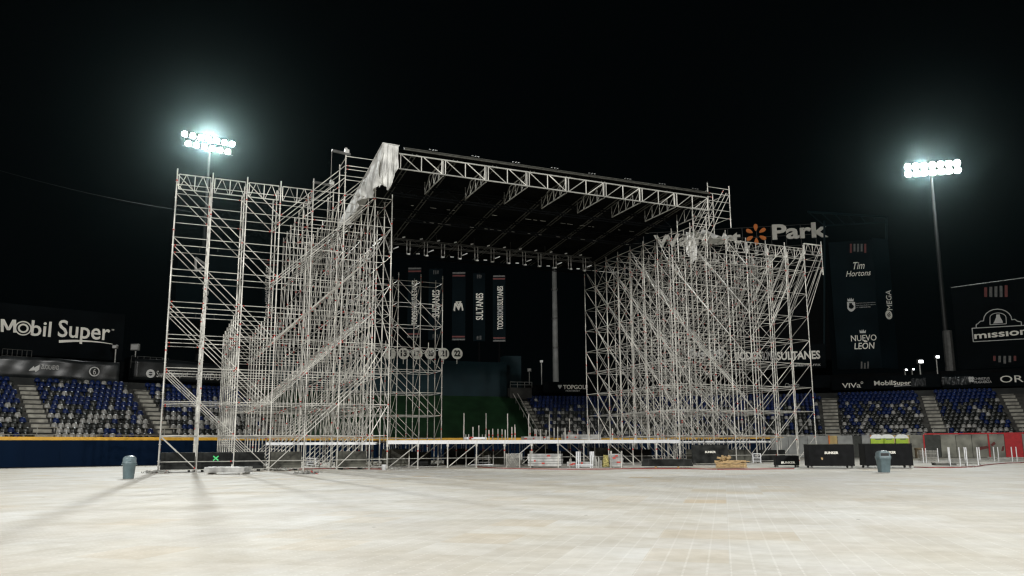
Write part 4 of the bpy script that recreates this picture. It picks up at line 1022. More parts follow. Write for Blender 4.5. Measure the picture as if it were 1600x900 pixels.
# ---------------------------------------------------------------- stage roof
rf = thing('stage_roof', 'dark stage roof with pale lattice front truss between the wings', 'stage roof', S(25, 0, 18.9))
VF, RS0, SEG, ZB, ZT = -4.14, 12.9, 3.01, 18.90, 19.90
def cy_(b, a_, c_, r=0.05, n_=6): b.tube(a_, c_, r, n_)
b = MB()
for z in (ZB, ZT): cy_(b, S(RS0, VF, z), S(RS0 + 8 * SEG, VF, z), 0.048, 8)
b.build('chord', 'steel_dull', rf)
for i in range(8):
    s0 = RS0 + i * SEG; b = MB()
    for ds in (0.06, SEG / 2, SEG - 0.06): cy_(b, S(s0 + ds + (0.06 if ds < 1 else -0.06 if ds > 2 else 0), VF, ZB), S(s0 + ds + (0.06 if ds < 1 else -0.06 if ds > 2 else 0), VF, ZT), 0.034)
    for h_ in (0, 1):
        a0, a1 = s0 + h_ * SEG / 2 + 0.12, s0 + (h_ + 1) * SEG / 2 - 0.08
        if i < 4: cy_(b, S(a0, VF, ZT), S(a1, VF, ZB), 0.031)
        else: cy_(b, S(a0, VF, ZB), S(a1, VF, ZT), 0.031)
    b.build('truss_panel', 'steel', rf)
for i in range(1, 9):
    s0 = RS0 + i * SEG; b = MB(); v0, v1 = VF + 0.08, 0.0
    for z in (ZB - 0.06, ZT - 0.06): cy_(b, S(s0, v0, z), S(s0, v1, z), 0.042)
    for f in (0.0, 0.25, 0.5, 0.75, 1.0): cy_(b, S(s0, v0 + (v1 - v0) * f, ZB - 0.06), S(s0, v0 + (v1 - v0) * f, ZT - 0.06), 0.030)
    for f in range(4): cy_(b, S(s0, v0 + (v1 - v0) * f / 4, ZT - 0.06), S(s0, v0 + (v1 - v0) * (f + 1) / 4, ZB - 0.06), 0.02)
    b.build('outrigger_truss', 'steel_dull', rf)
for v_ in (0.12, 4.5, 12.6):
    zz = 20.05 - 0.10 * (v_ - VF) - 0.25; b = MB()
    for z in (zz - 0.7, zz): cy_(b, S(RS0 + 0.6, v_, z), S(RS0 + 8 * SEG - 0.6, v_, z), 0.05); cy_(b, S(RS0 + 0.6, v_ + 0.5, z), S(RS0 + 8 * SEG - 0.6, v_ + 0.5, z), 0.05)
    for i in range(24): cy_(b, S(RS0 + 0.6 + i, v_, zz - 0.7 * (i % 2)), S(RS0 + 1.6 + i, v_, zz - 0.7 * ((i + 1) % 2)), 0.024)
    b.build('main_truss', 'blackmetal', rf)
ZR = lambda v_: 20.12 - 0.10 * (v_ - VF)
for i in range(9):
    s0 = RS0 + 0.9 + i * 2.78; b = MB()
    for ds in (0, 0.28): cy_(b, S(s0 + ds, VF, ZR(VF) - 0.13), S(s0 + ds, 14.6, ZR(14.6) - 0.13), 0.04)
    for k in range(13): v_ = VF + 0.4 + k * 1.4; cy_(b, S(s0, v_, ZR(v_) - 0.13), S(s0 + 0.28, v_, ZR(v_) - 0.13), 0.02, 5)
    b.build('rafter', 'roofsteel', rf)
b = MB(); q0, q1, q2, q3 = [(RS0 - 0.1, VF - 0.1), (RS0 + 8 * SEG + 0.1, VF - 0.1), (RS0 + 8 * SEG + 0.1, 14.8), (RS0 - 0.1, 14.8)]
vs = [S(s_, v_, ZR(v_) + dz) for dz in (0, 0.05) for (s_, v_) in (q0, q1, q2, q3)]
b.add(vs, [(3, 2, 1, 0), (4, 5, 6, 7), (0, 1, 5, 4), (1, 2, 6, 5), (2, 3, 7, 6), (3, 0, 4, 7)]); b.build('roof_membrane', 'membrane', rf)
b = MB()
for dz, dv, r in ((0.06, -0.16, 0.055), (0.20, -0.05, 0.04)): cy_(b, S(RS0 + 0.3, VF + dv, ZR(VF) + dz), S(RS0 + 8 * SEG, VF + dv, ZR(VF) + dz), r, 8)
b.build('eave_tube', 'roofsteel', rf)
b = MB()
for i in range(8):
    for dx in (-0.18, 0.05, 0.25): b.box(S(RS0 + 2.2 + i * 2.93 + dx, VF - 0.2, ZR(VF) + 0.27), 0.10, 0.06, 0.06, SU, SV)
b.build('clamp', 'darksteel', rf)
b = MB()
for v_ in (1.7, 3.6, 6.5):
    s_ = RS0 + 0.5
    while s_ < RS0 + 23.5:
        l_ = random.uniform(0.15, 0.5)
        if random.random() < 0.4: cy_(b, S(s_, v_, ZR(v_) - 0.30), S(s_ + l_, v_, ZR(v_) - 0.30), 0.022, 5)
        s_ += l_ + random.uniform(0.1, 0.35)
b.build('seam_light_dashes', 'steel_dull', rf)  # pale dashes stand in for light leaking through the roof seams
# white tarpaulin at the left front corner: folded front drop and a flap along the side
def cloth(name, parent, corner, nu=26, nv=14, amp=0.12, seed=2, m_='tarp', freq=20):
    rng = random.Random(seed); ph = [rng.uniform(0, 6.28) for _ in range(8)]; b = MB(); vs = []
    for j in range(nv + 1):
        for i in range(nu + 1):
            p, nrm = corner(i / nu, j / nv); fx, fy = i / nu, j / nv
            d = amp * (math.sin(fx * freq + ph[0] + 1.5 * math.sin(3 * fy + ph[4])) * (0.25 + fy) + 0.5 * math.sin(fx * freq * 2.3 + ph[1] + 4 * fy) * (0.2 + fy) + 0.4 * math.sin(7 * fy + 5 * fx + ph[2]))
            vs.append(p + nrm * d)
    b.add(vs, [(j * (nu + 1) + i, j * (nu + 1) + i + 1, (j + 1) * (nu + 1) + i + 1, (j + 1) * (nu + 1) + i) for j in range(nv) for i in range(nu)])
    o = b.build(name, m_, parent, smooth=True); s_ = o.modifiers.new('thick', 'SOLIDIFY'); s_.thickness = 0.012; return o
tp = thing('tarpaulin', 'white crumpled tarpaulin draped over the left front roof corner', 'tarpaulin', S(RS0, VF, 20.4))
def tp_front(fx, fy):
    s_ = RS0 - 1.15 + 1.0 * fx; bot = 17.45 + 1.2 * fx ** 3 + 0.25 * math.sin(fx * 9); top_ = 20.33 - 0.12 * fx
    return S(s_ + 0.12 * fy * (fx - 0.8), VF - 0.35 + 0.35 * fy * (1 - fx), top_ + (bot - top_) * fy), -SV
cloth('front_drop', tp, tp_front, 60, 30, 0.11, 4, freq=19)
def tp_side(fx, fy):
    v_ = VF - 0.3 + 13.3 * fx; top_ = 20.28 - 0.115 * (v_ - VF); dr = 2.6 - 1.5 * fx + 0.35 * math.sin(fx * 12)
    return S(RS0 - 1.1 - 0.25 * fy, v_, top_ - dr * fy), -SU
cloth('side_flap', tp, tp_side, 110, 18, 0.11, 6, freq=38)
def tp_top(fx, fy):
    return S(RS0 - 1.15 + 1.1 * fx, VF - 0.35 + 13.0 * fy, 20.34 - 0.117 * 13 * fy), UP
cloth('top_fold', tp, tp_top, 10, 30, 0.03, 8, freq=9)
tr = thing('tarpaulin', 'white crumpled sheet lying on top of the right scaffold', 'tarpaulin', S(41.5, 2, 18.2))
def tr_f(fx, fy):
    return S(39.9 + 3.1 * fx, 0.2 + 1.6 * fy, 18.35 + 0.75 * fy * (0.5 + 0.5 * math.sin(fx * 7)) + 0.16 * math.sin(fx * 17 + 3 * fy)), UP
cloth('sheet', tr, tr_f, 30, 14, 0.13, 3, freq=19)
def tr_g(fx, fy): return S(37.4 + 1.0 * fx, -0.6 + 0.2 * fx, 18.2 - 2.6 * fy * (0.6 + 0.4 * math.sin(3 * fx))), -SV
cloth('hanging_end', tr, tr_g, 14, 12, 0.16, 5, freq=9)
# rear lighting truss under the roof
lt = thing('lighting_truss', 'black hanging truss with a row of stage lamps under the roof', 'lighting truss', S(24.7, 9.3, 17.8))
b = MB()
for z in (17.55, 17.95):
    for v_ in (9.1, 9.5): b.tube(S(15.2, v_, z), S(34.2, v_, z), 0.03, 6)
for i in range(38): b.tube(S(15.2 + i * 0.5, 9.1, 17.55 + 0.4 * (i % 2)), S(15.7 + i * 0.5, 9.1, 17.95 - 0.4 * (i % 2)), 0.014, 5)
b.build('truss', 'darksteel', lt)
for i in range(13):
    s_ = 15.9 + i * 1.46; b = MB()
    for ds in (-0.13, 0.13): b.tube(S(s_ + ds, 9.05, 16.70), S(s_ + ds, 9.05, 17.85), 0.04 if i % 2 else 0.032, 6)
    b.box(S(s_ + 0.06 * (i % 3 - 1), 9.0, 16.70), 0.22, 0.2, 0.09, SU, SV); b.build('lamp_bracket', 'alu', lt)
    b = MB(); b.tube(S(s_ + 0.62, 8.95, 16.78), S(s_ + 0.86, 8.8, 16.70 + 0.06 * (i % 2)), 0.045, 6) if i % 2 else b.tube(S(s_ + 0.18, 8.95, 17.0), S(s_ + 0.58, 8.8, 17.18), 0.045, 6); b.build('spot_lamp', 'white', lt); b = MB(); b.tube(S(s_ - 0.55, 8.9, 18.0), S(s_ - 0.35, 8.8, 18.05), 0.05, 6); b.build('cable_plug', 'white', lt)
b = MB()
for i in range(6): b.tube(S(16.5 + i * 3.3, 9.3, 17.95), S(16.5 + i * 3.3, 9.3, ZR(9.3) - 0.13), 0.015, 5)
b.build_each('hanger', 'darksteel', lt)

# ---------------------------------------------------------------- ballast boards under the left wing
for i, (s0, s1, m_, lab) in enumerate(((0.1, 1.98, 'scuffed', 'scuffed black ballast box at the left wing\'s outer corner'), (2.16, 4.05, 'scuffed', 'black ballast box marked with a green cross'), (4.25, 5.95, 'scuffed', 'plain black ballast box right of the green cross one'), (6.35, 8.2, 'dusty', 'dusty grey black ballast box beside the low white crate'), (10.5, 12.3, 'dusty', 'pale dusty ballast box nearest the stage deck'))):
    o = thing('ballast_box', lab, 'ballast box', S((s0 + s1) / 2, 0.85, 0), 'black ballast boxes under the left scaffold')
    b = MB(); b.box(S((s0 + s1) / 2, 0.85, 0.66), s1 - s0, 1.0, 1.0, SU, SV); bevel(b.build('box', m_, o), 0.03)
    b = MB()
    for f in (0.15, 0.85): b.box(S(s0 + (s1 - s0) * f, 0.85, 0.08), 0.12, 0.95, 0.15, SU, SV)
    b.build('skid', 'scuffed', o)
    if i == 1:
        b = MB(); c = S(3.15, 0.34, 0.80)
        for sg in (-1, 1): b.box(c - SV * (0.004 + 0.002 * sg), 0.40, 0.006, 0.07, (SU + UP * sg * 0.9).normalized(), SV, (UP - SU * sg * 0.9).normalized())
        b.build('paint_cross', 'green', o)
for i, (s0, v_, L_, H_) in enumerate(((40.2, 2.2, 2.6, 1.0), (43.4, 2.4, 2.8, 0.95), (47.0, 2.2, 2.4, 0.9))):
    o = thing('ballast_box', ('dusty black ballast box behind the white cage', 'long dusty ballast box under the right scaffold middle', 'dark ballast box under the right scaffold outer end')[i], 'ballast box', S(s0, v_, 0), 'black ballast boxes under the right scaffold')
    b = MB(); b.box(S(s0, v_, H_ / 2 + 0.1), L_, 1.0, H_, SU, SV); bevel(b.build('box', 'dusty' if i < 2 else 'scuffed', o), 0.03)
    b = MB(); b.box(S(s0, v_, 0.05), L_ * 0.8, 0.9, 0.1, SU, SV); b.build('skid', 'scuffed', o)

# ---------------------------------------------------------------- black wheeled cases with stencilled name
def case(label, x0, x1, yb, H, D=1.15, m_='black', wear=False, txt=True):
    p0, p1 = G(x0, yb), G(x1, yb); a, L_ = frame_axes(p0.copy(), p1.copy()); a = (a + V(0, 0.08, 0)).normalized(); d = UP.cross(a)
    c = p0 + a * (L_ / 2) + d * (D / 2); o = thing('flight_case', label, 'flight case', c, 'black wheeled storage cases')
    b = MB(); b.box(c + UP * (0.14 + (H - 0.14) / 2), L_, D, H - 0.14, a, d); bevel(b.build('body', m_, o), 0.025)
    b = MB(); b.box(c + UP * (H + 0.02), L_ + 0.02, D + 0.02, 0.035, a, d); bevel(b.build('lid', 'scuffed' if not wear else 'dusty', o), 0.01)
    for f in (-0.44, 0.44):
        for g in (-0.4, 0.4):
            q_ = c + a * (L_ * f) + d * (D * g); b = MB(); b.tube(q_ - d * 0.03 + UP * 0.07, q_ + d * 0.03 + UP * 0.07, 0.07, 10); b.box(q_ + UP * 0.125, 0.10, 0.10, 0.03, a, d); b.build('caster', 'darksteel', o)
    if txt:
        wd = 0.30 * L_ if H > 1 else 0.60 * L_; hh = 0.15 if H > 1 else 0.14
        letters('lettering', 'BUNKER', c + a * (-wd * 0.5 + (0.02 if H < 1 else 0.0) * L_) - d * (D / 2 - 0.002 + 0.0) + UP * (H * (0.60 if H > 1 else 0.34)), a, UP, wd, hh, 'letter', o, 0.012, 0.04, 0.1)
    if wear:
        b = MB(); q_ = c - a * (L_ * 0.22) - d * (D / 2 + 0.003) + UP * 0.5; b.add([q_, q_ + a * 0.07 + UP * 0.02, q_ + a * 0.08 + UP * 0.13, q_ + a * 0.02 + UP * 0.17, q_ - a * 0.05 + UP * 0.13], [(0, 1, 2, 3, 4)]); b.build('chipped_patch', 'wood', o)
    return o
case('large black case with chipped corner patch left of the square bin', 1265, 1338, 732, 1.42, wear=True)
case('large black case standing behind the square grey bin', 1353, 1430, 731.5, 1.43)
case('smallest black case in front of the right scaffold', 1213, 1250, 730.5, 0.70, 0.8)
case('wide black case under the stage\'s right end behind the pallet', 1083, 1139, 726.5, 1.42, m_='scuffed')

# ---------------------------------------------------------------- bins
def lathe_obj(name, m_, parent, prof, n_=28, sq=None, smooth=True):
    b = MB(); b.lathe(prof, ORG[parent], n_, 0, sq); return b.build(name, m_, parent, smooth=smooth)
P_ = G(200.5, 748)
o = thing('trash_bin', 'round grey plastic trash bin with domed lid standing alone on left', 'trash bin', P_)
lathe_obj('body', 'bin', o, [(0.225, 0.0), (0.24, 0.02), (0.285, 0.66), (0.30, 0.67), (0.305, 0.72), (0.30, 0.73)])
lathe_obj('lid', 'binlid', o, [(0.318, 0.725), (0.322, 0.76), (0.31, 0.775), (0.298, 0.79), (0.296, 0.94), (0.27, 1.0), (0.20, 1.05), (0.10, 1.075), (0.01, 1.08)])
for a_ in (0.15, math.pi + 0.15):
    b = MB(); q_ = P_ + V(0.31 * math.cos(a_), 0.31 * math.sin(a_), 0.66); b.box(q_, 0.07, 0.16, 0.06, V(math.cos(a_), math.sin(a_), 0), V(-math.sin(a_), math.cos(a_), 0)); bevel(b.build('handle', 'bin', o), 0.015)
b = MB(); b.box(P_ + V(0.06, -0.29, 0.88), 0.30, 0.04, 0.13); b.build('lid_flap', 'bin', o)
for i in range(10):
    an = -math.pi * (0.05 + 0.1 * i); b = MB()
P_ = G(1381.5, 738)
o = thing('trash_bin', 'square tapered grey bin with hooded swing lid in front of case', 'trash bin', P_)
lathe_obj('body', 'bin', o, [(0.22, 0.0), (0.235, 0.02), (0.29, 0.68), (0.315, 0.69), (0.32, 0.75), (0.31, 0.76)], 40, 7)
lathe_obj('lid', 'binlid', o, [(0.325, 0.755), (0.328, 0.80), (0.30, 0.82), (0.29, 0.98), (0.24, 1.055), (0.14, 1.09), (0.02, 1.10)], 40, 6)
b = MB(); b.box(P_ + V(-0.03, -0.292, 0.905), 0.40, 0.03, 0.14); b.build('lid_opening', 'blackprint', o)
for sg in (-1, 1): b = MB(); b.box(P_ + V(0.33 * sg, 0, 0.66), 0.06, 0.18, 0.10); bevel(b.build('handle', 'bin', o), 0.015)

# ---------------------------------------------------------------- portable toilets
for i, (x, lab) in enumerate(((1372, 'lime green portable toilet, leftmost of three'), (1389, 'lime green portable toilet in the middle of three'), (1411, 'lime green portable toilet standing apart on the right'))):
    P_ = G(x, 716.8); P_ = AT(x, 715, 77.0 + 0.2 * i); P_.z = 0; h = head(TX(x)); a = V(math.cos(h), math.sin(h), 0); d = UP.cross(a)
    o = thing('portable_toilet', lab, 'portable toilet', P_, 'lime green portable toilets')
    b = MB(); b.box(P_ + UP * 1.0, 1.08, 1.1, 2.0, a, d); bevel(b.build('cabin', 'lime', o), 0.03)
    b = MB(); vs = []
    for k in range(9):
        f = k / 8; x_ = -0.60 + 1.2 * f; z = 2.0 + 0.34 * (1 - (2 * f - 1) ** 4) 
        for g in (-0.6, 0.6): vs.append(P_ + a * x_ + d * g + UP * z)
    vs += [P_ - a * 0.6 - d * 0.6 + UP * 1.96, P_ + a * 0.6 - d * 0.6 + UP * 1.96, P_ + a * 0.6 + d * 0.6 + UP * 1.96, P_ - a * 0.6 + d * 0.6 + UP * 1.96]
    fs = [(2 * k, 2 * k + 2, 2 * k + 3, 2 * k + 1) for k in range(8)] + [tuple([18] + [19] + [2 * k for k in range(8, -1, -1)]), tuple([20, 21] + [2 * k + 1 for k in range(9)]), (18, 0, 1, 21), (19, 20, 17, 16)]
    b.add(vs, fs); b.build('roof', 'roofwhite', o)
    b = MB(); b.box(P_ - d * 0.56 + UP * 0.95, 0.72, 0.03, 1.75, a, d); dr = b.build('door', 'lime', o)
    b = MB(); b.box(P_ - d * 0.59 + a * 0.28 + UP * 1.0, 0.08, 0.03, 0.14, a, d); b.build('handle', 'darksteel', dr)
    b = MB(); b.box(P_ - d * 0.565 + a * 0.1 + UP * 1.88, 0.5, 0.02, 0.08, a, d); b.build('vent', 'darksteel', o)

# ---------------------------------------------------------------- loose gear along the stage front
def gline(x0, x1, y): p0, p1 = G(x0, y), G(x1, y); a, L_ = frame_axes(p0.copy(), p1.copy()); return p0, a, L_, UP.cross(a)
# flat silver stack at the left
p, a, L_, d = gline(318, 381, 741.5)
bundle('steel_deck_stack', 'flat silver stack of deck planks on the floor before left wing', 'plank stack', p + a * (L_ / 2) + d * 0.5, a, L_, 0.9, 0.30, 'alu', 4, 0, False, tags=False)
# planks on rack, centre
p, a, L_, d = gline(824, 877, 731)
bundle('steel_deck_stack', 'tall silver plank stack with red tags before the stage centre', 'plank stack', p + a * (L_ / 2) + d * 0.5, a, L_ * 0.98, 0.9, 0.82, 'alu', 5)
p, a, L_, d = gline(953, 973, 731)
bundle('steel_deck_stack', 'narrow silver plank stack with red tags beside yellow rope', 'plank stack', p + a * (L_ / 2) + d * 0.4, a, L_, 0.7, 0.80, 'alu', 6)
p, a, L_, d = gline(886, 940, 731)
bundle('steel_deck_stack', 'low silver plank bundle in a rack with tall uprights', 'plank stack', p + a * (L_ / 2) + d * 0.4, a, L_, 0.6, 0.30, 'alu', 2)
o = thing('stillage', 'steel stillage rack with tall corner uprights before the stage', 'rack', p + a * (L_ / 2)); b = MB()
for f in (0.28, 0.34, 0.68, 0.74):
    b.tube(p + a * (L_ * f), p + a * (L_ * f) + UP * 1.05, 0.035, 6); b.tube(p + a * (L_ * f) + d * 0.9, p + a * (L_ * f) + d * 0.9 + UP * 1.05, 0.035, 6)
b.build_each('upright', 'white', o); b = MB()
for g in (-0.05, 0.9):
    for z in (0.12, 0.2): b.tube(p + a * (L_ * 0.26) + d * g + UP * z, p + a * (L_ * 0.76) + d * g + UP * z, 0.03, 6)
b.build('rail', 'white', o)
# small tiered trolley
p, a, L_, d = gline(742, 765, 729)
o = thing('trolley', 'small white tiered trolley beside the mesh cage before the stage', 'trolley', p + a * (L_ / 2)); b = MB()
for f in (0.05, 0.95):
    for g in (0, 0.5): b.tube(p + a * (L_ * f) + d * g, p + a * (L_ * f) + d * g + UP * 0.88, 0.028, 6)
b.build_each('upright', 'steel', o); b = MB()
for z in (0.30, 0.52, 0.74): b.box(p + a * (L_ / 2) + d * 0.25 + UP * z, L_ * 0.96, 0.5, 0.045, a, d)
b.build('shelf', 'alu', o); b = MB(); b.box(p + a * (L_ / 2) + d * 0.2 + UP * 0.14, L_ * 1.5, 0.6, 0.05, a, d); b.build('base', 'white', o)
# mesh cage of couplers
p, a, L_, d = gline(791, 812, 730.5)
o = thing('mesh_cage', 'wire mesh cage heaped with scaffold couplers before the stage', 'cage', p + a * (L_ / 2)); b = MB(); N_ = 9
for q_, dr in ((p, a), (p + d * 0.8, a), (p, d), (p + a * L_, d)):
    ln = L_ if dr is a else 0.8
    for i in range(N_ + 1):
        f = i / N_; b.tube(q_ + dr * (ln * f) + UP * 0.12, q_ + dr * (ln * min(1, f + 0.5)) + UP * (0.12 + 0.78 * min(1, (1 - f) * 2 if f > 0.5 else 1)), 0.011, 4)
        b.tube(q_ + dr * (ln * f) + UP * 0.12, q_ + dr * (ln * max(0, f - 0.5)) + UP * (0.12 + 0.78 * min(1, f * 2)), 0.011, 4)
        b.tube(q_ + UP * (0.12 + 0.78 * f), q_ + dr * ln + UP * (0.12 + 0.78 * f), 0.009, 4)
b.build('mesh', 'steel', o); b = MB()
for f in (0, 1):
    for g in (0, 0.8): b.tube(p + a * (L_ * f) + d * g, p + a * (L_ * f) + d * g + UP * 0.94, 0.03, 6)
b.build_each('corner_post', 'steel', o); b = MB()
for i in range(70): b.tube(p + a * random.uniform(0.1, L_ - 0.1) + d * random.uniform(0.1, 0.7) + UP * random.uniform(0.15, 0.95), p + a * random.uniform(0.1, L_ - 0.1) + d * random.uniform(0.1, 0.7) + UP * random.uniform(0.15, 0.95), 0.025, 5)
b.build('couplers', 'steel_dull', o, kind='stuff')
# rope bundle
p, a, L_, d = gline(941, 952, 731)
o = thing('rope_bundle', 'dull yellow rope heap beside the narrow plank stack', 'rope', p + a * (L_ / 2)); b = MB()
for i in range(26):
    c = p + a * (L_ / 2) + d * 0.3 + UP * (0.1 + 0.027 * i); r = 0.24 - 0.004 * i; an0 = random.uniform(0, 6)
    for k in range(8):
        q1_, q2_ = (c + a * (r * math.cos(an0 + t_) * random.uniform(.9, 1.1)) + d * (r * math.sin(an0 + t_)) + UP * random.uniform(-.04, .04) for t_ in (k * 0.785, (k + 1) * 0.785)); b.tube(q1_, q2_, 0.028, 5)
b.build('coil', 'rope', o)
b = MB(); p2, a2, L2_, d2 = gline(924, 940, 731)
o = thing('tube_bundle', 'short dark tubes propped beside the yellow rope', 'tubes', p2)
for i in range(8): b.tube(p2 + a2 * (0.09 * i), p2 + a2 * (0.09 * i + random.uniform(-.05, .05)) + UP * random.uniform(0.5, 0.8), 0.03, 6)
b.build('tubes', 'steel_dull', o)
# black strapped stack
p, a, L_, d = gline(1002, 1083, 731.5)
o = thing('panel_stack', 'low black stack of strapped panels on bearers before stage right', 'panel stack', p + a * (L_ / 2)); b = MB()
for r in range(6): b.box(p + a * (L_ / 2 + random.uniform(-.03, .03)) + d * 0.6 + UP * (0.15 + 0.072 * r), L_ * (1 - 0.008 * r), 1.15, 0.066, a, d)
b.build('panels', 'scuffed', o); b = MB()
for f in (0.15, 0.83): b.box(p + a * (L_ * f) + d * 0.6 + UP * 0.33, 0.05, 1.19, 0.44, a, d)
b.build('strap', 'blackprint', o); b = MB()
for f in (0.28, 0.72): b.box(p + a * (L_ * f) + d * 0.6 + UP * 0.05, 0.12, 1.1, 0.1, a, d)
b.build('bearer', 'wood', o)
# pallet with timber
p, a, L_, d = gline(1119, 1168, 732)
o = thing('pallet', 'wooden pallet of pine planks in front of the wide black case', 'pallet', p + a * (L_ / 2)); b = MB()
for z in (0.06, 0.30): 
    for g in (0.06, 0.36, 0.66, 0.96): b.box(p + a * (L_ / 2) + d * g + UP * z, L_, 0.14, 0.035, a, d)
for f in (0.08, 0.5, 0.92): b.box(p + a * (L_ * f) + d * 0.5 + UP * 0.18, 0.14, 0.95, 0.20, a, d)
for g in (0.10, 0.9): b.box(p + a * (L_ / 2) + d * g + UP * 0.175, L_ * 0.97, 0.05, 0.15, a, d)
b.build('deck', 'wood', o)
o = thing('timber_stack', 'loose pine offcuts heaped on the pallet', 'timber', p + a * (L_ * 0.4) + UP * 0.33); b = MB()
for i in range(9):
    an = random.uniform(-0.12, 0.12); ax = (a + d * an).normalized(); b.box(p + a * (L_ * random.uniform(0.36, 0.6)) + d * (0.1 + 0.09 * i) + UP * (0.36 + 0.05 * (i % 3)), L_ * random.uniform(0.5, 1.1), 0.09, 0.05, ax, UP.cross(ax))
for i in range(14):
    ax = V(random.uniform(-1, 1), random.uniform(-1, 1), random.uniform(-.2, .2)).normalized(); b.box(p + a * (L_ * random.uniform(0.15, 0.45)) + d * random.uniform(0.1, 0.8) + UP * random.uniform(0.5, 0.70), random.uniform(0.2, 0.4), 0.12, 0.12, ax, UP.cross(ax).normalized(), ax.cross(UP.cross(ax).normalized()))
b.build('planks', 'wood', o)
# cables heap and white cage box
p, a, L_, d = gline(1138, 1176, 722)
o = thing('cable_heap', 'grey coiled cable heap on the floor under right scaffold', 'cables', p + a * (L_ / 2)); b = MB()
for i in range(16):
    c = p + a * (L_ * random.uniform(0.15, 0.85)) + d * random.uniform(0.1, 0.7); r = random.uniform(0.2, 0.4); z = random.uniform(0.05, 0.6)
    for k in range(9): b.tube(c + a * (r * math.cos(k * 0.7)) + d * (r * math.sin(k * 0.7)) + UP * (z + 0.05 * math.sin(k)), c + a * (r * math.cos(k * 0.7 + 0.7)) + d * (r * math.sin(k * 0.7 + 0.7)) + UP * (z + 0.05 * math.sin(k + 1)), 0.035, 5)
b.build('coils', 'steel_dull', o)
def frame_box(label, x0, x1, y, H, W_=0.6, name='frame_crate', m_='white'):
    p, a, L_, d = gline(x0, x1, y); o = thing(name, label, 'crate', p + a * (L_ / 2)); b = MB()
    for f in (0, 1):
        for g in (0, W_): b.tube(p + a * (L_ * f) + d * g, p + a * (L_ * f) + d * g + UP * H, 0.035, 6)
    for z in (0.15, H * 0.55, H):
        for g in (0, W_): b.tube(p + d * g + UP * z, p + d * g + a * L_ + UP * z, 0.032, 6)
        for f in (0, 1): b.tube(p + a * (L_ * f) + UP * z, p + a * (L_ * f) + d * W_ + UP * z, 0.032, 6)
    b.build('frame', m_, o); b = MB(); b.box(p + a * (L_ / 2) + d * (W_ / 2) + UP * (H * 0.36), L_ * 0.8, W_ * 0.8, H * 0.42, a, d); bevel(b.build('load', 'darksteel', o), 0.02)
    b = MB(); b.box(p + a * (L_ / 2) - d * 0.03 + UP * (H * 0.78), L_ * 0.55, 0.03, H * 0.14, a, d); b.build('plate', 'alu', o)
frame_box('small white framed crate under the right scaffold', 1177, 1189, 723.5, 0.72)
frame_box('small white framed crate between the two dusty ballast boxes', 479, 493, 729, 0.60)
# bucket
p = G(600, 735)
o = thing('bucket', 'white plastic bucket tipped against the first deck leg', 'bucket', p); b = MB(); b.lathe([(0.13, 0), (0.16, 0.34), (0.17, 0.35), (0.145, 0.345), (0.12, 0.02)], p, 18); b.build('pail', 'white', o, smooth=True)
b = MB()
for k in range(10): t0_, t1_ = math.pi * k / 10, math.pi * (k + 1) / 10; b.tube(p + V(0.17 * math.cos(t0_), -0.17 * math.sin(t0_) * 0.5, 0.34 - 0.12 * math.sin(t0_)), p + V(0.17 * math.cos(t1_), -0.17 * math.sin(t1_) * 0.5, 0.34 - 0.12 * math.sin(t1_)), 0.008, 4)
b.build('handle', 'steel_dull', o)
# coupler heaps on the floor
for lab, x0, x1, y, k_ in (('heap of scaffold clamps on the floor at left wing corner', 217, 262, 740, 90), ('heap of scaffold clamps on the floor before the left wing middle', 416, 450, 736, 60), ('flat row of toothed clamps on the floor before left wing', 455, 500, 741, 70), ('few loose clamps beside the white bucket', 606, 628, 733.5, 24)):
    p, a, L_, d = gline(x0, x1, y); b = MB()
    for i in range(k_):
        c = p + a * (L_ * random.betavariate(2, 2)) + d * random.uniform(0, 0.7) + UP * random.uniform(0.03, 0.14 if k_ > 30 else 0.05); ax = V(random.uniform(-1, 1), random.uniform(-1, 1), random.uniform(-.4, .4)).normalized()
        b.tube(c - ax * random.uniform(.04, .12), c + ax * .08, random.uniform(0.02, 0.04), 5, mi=1 if random.random() < 0.07 else 0)
    o = b.build('clamp_heap', ['steel_dull', 'red'], label=lab, cat='clamps')
# right-hand racks and stacks
p, a, L_, d = gline(1431, 1467, 723)
o = thing('mesh_pallet', 'stack of wire mesh panels right of the black case', 'mesh stack', p + a * (L_ / 2)); b = MB()
for r in range(9):
    z = 0.12 + 0.095 * r
    for i in range(11): b.tube(p + a * (L_ * (0.25 + 0.075 * i)) + UP * z, p + a * (L_ * (0.25 + 0.075 * i)) + d * 0.9 + UP * (z + 0.03 * (i % 2)), 0.022, 4)
    for g in (0, 0.45, 0.9): b.tube(p + a * (L_ * 0.22) + d * g + UP * z, p + a * L_ + d * g + UP * z, 0.022, 4)
b.build('mesh_panels', 'steel', o); b = MB()
for f in (0.33, 0.46, 0.98): b.tube(p + a * (L_ * f) - d * 0.05, p + a * (L_ * f) - d * 0.05 + UP * 1.1, 0.035, 6)
b.build_each('upright', 'white', o)
p, a, L_, d = gline(1462, 1540, 728.5)
o = thing('stillage', 'long low stillage of steel frames with white uprights at right', 'rack', p + a * (L_ / 2)); b = MB()
for f, g in ((0.30, 0), (0.36, 0.8), (0.50, 0), (0.64, 0), (0.69, 0.8), (0.86, 0), (0.99, 0.8)): b.tube(p + a * (L_ * f) + d * g, p + a * (L_ * f) + d * g + UP * 1.2, 0.034, 6)
b.build_each('upright', 'white', o); b = MB()
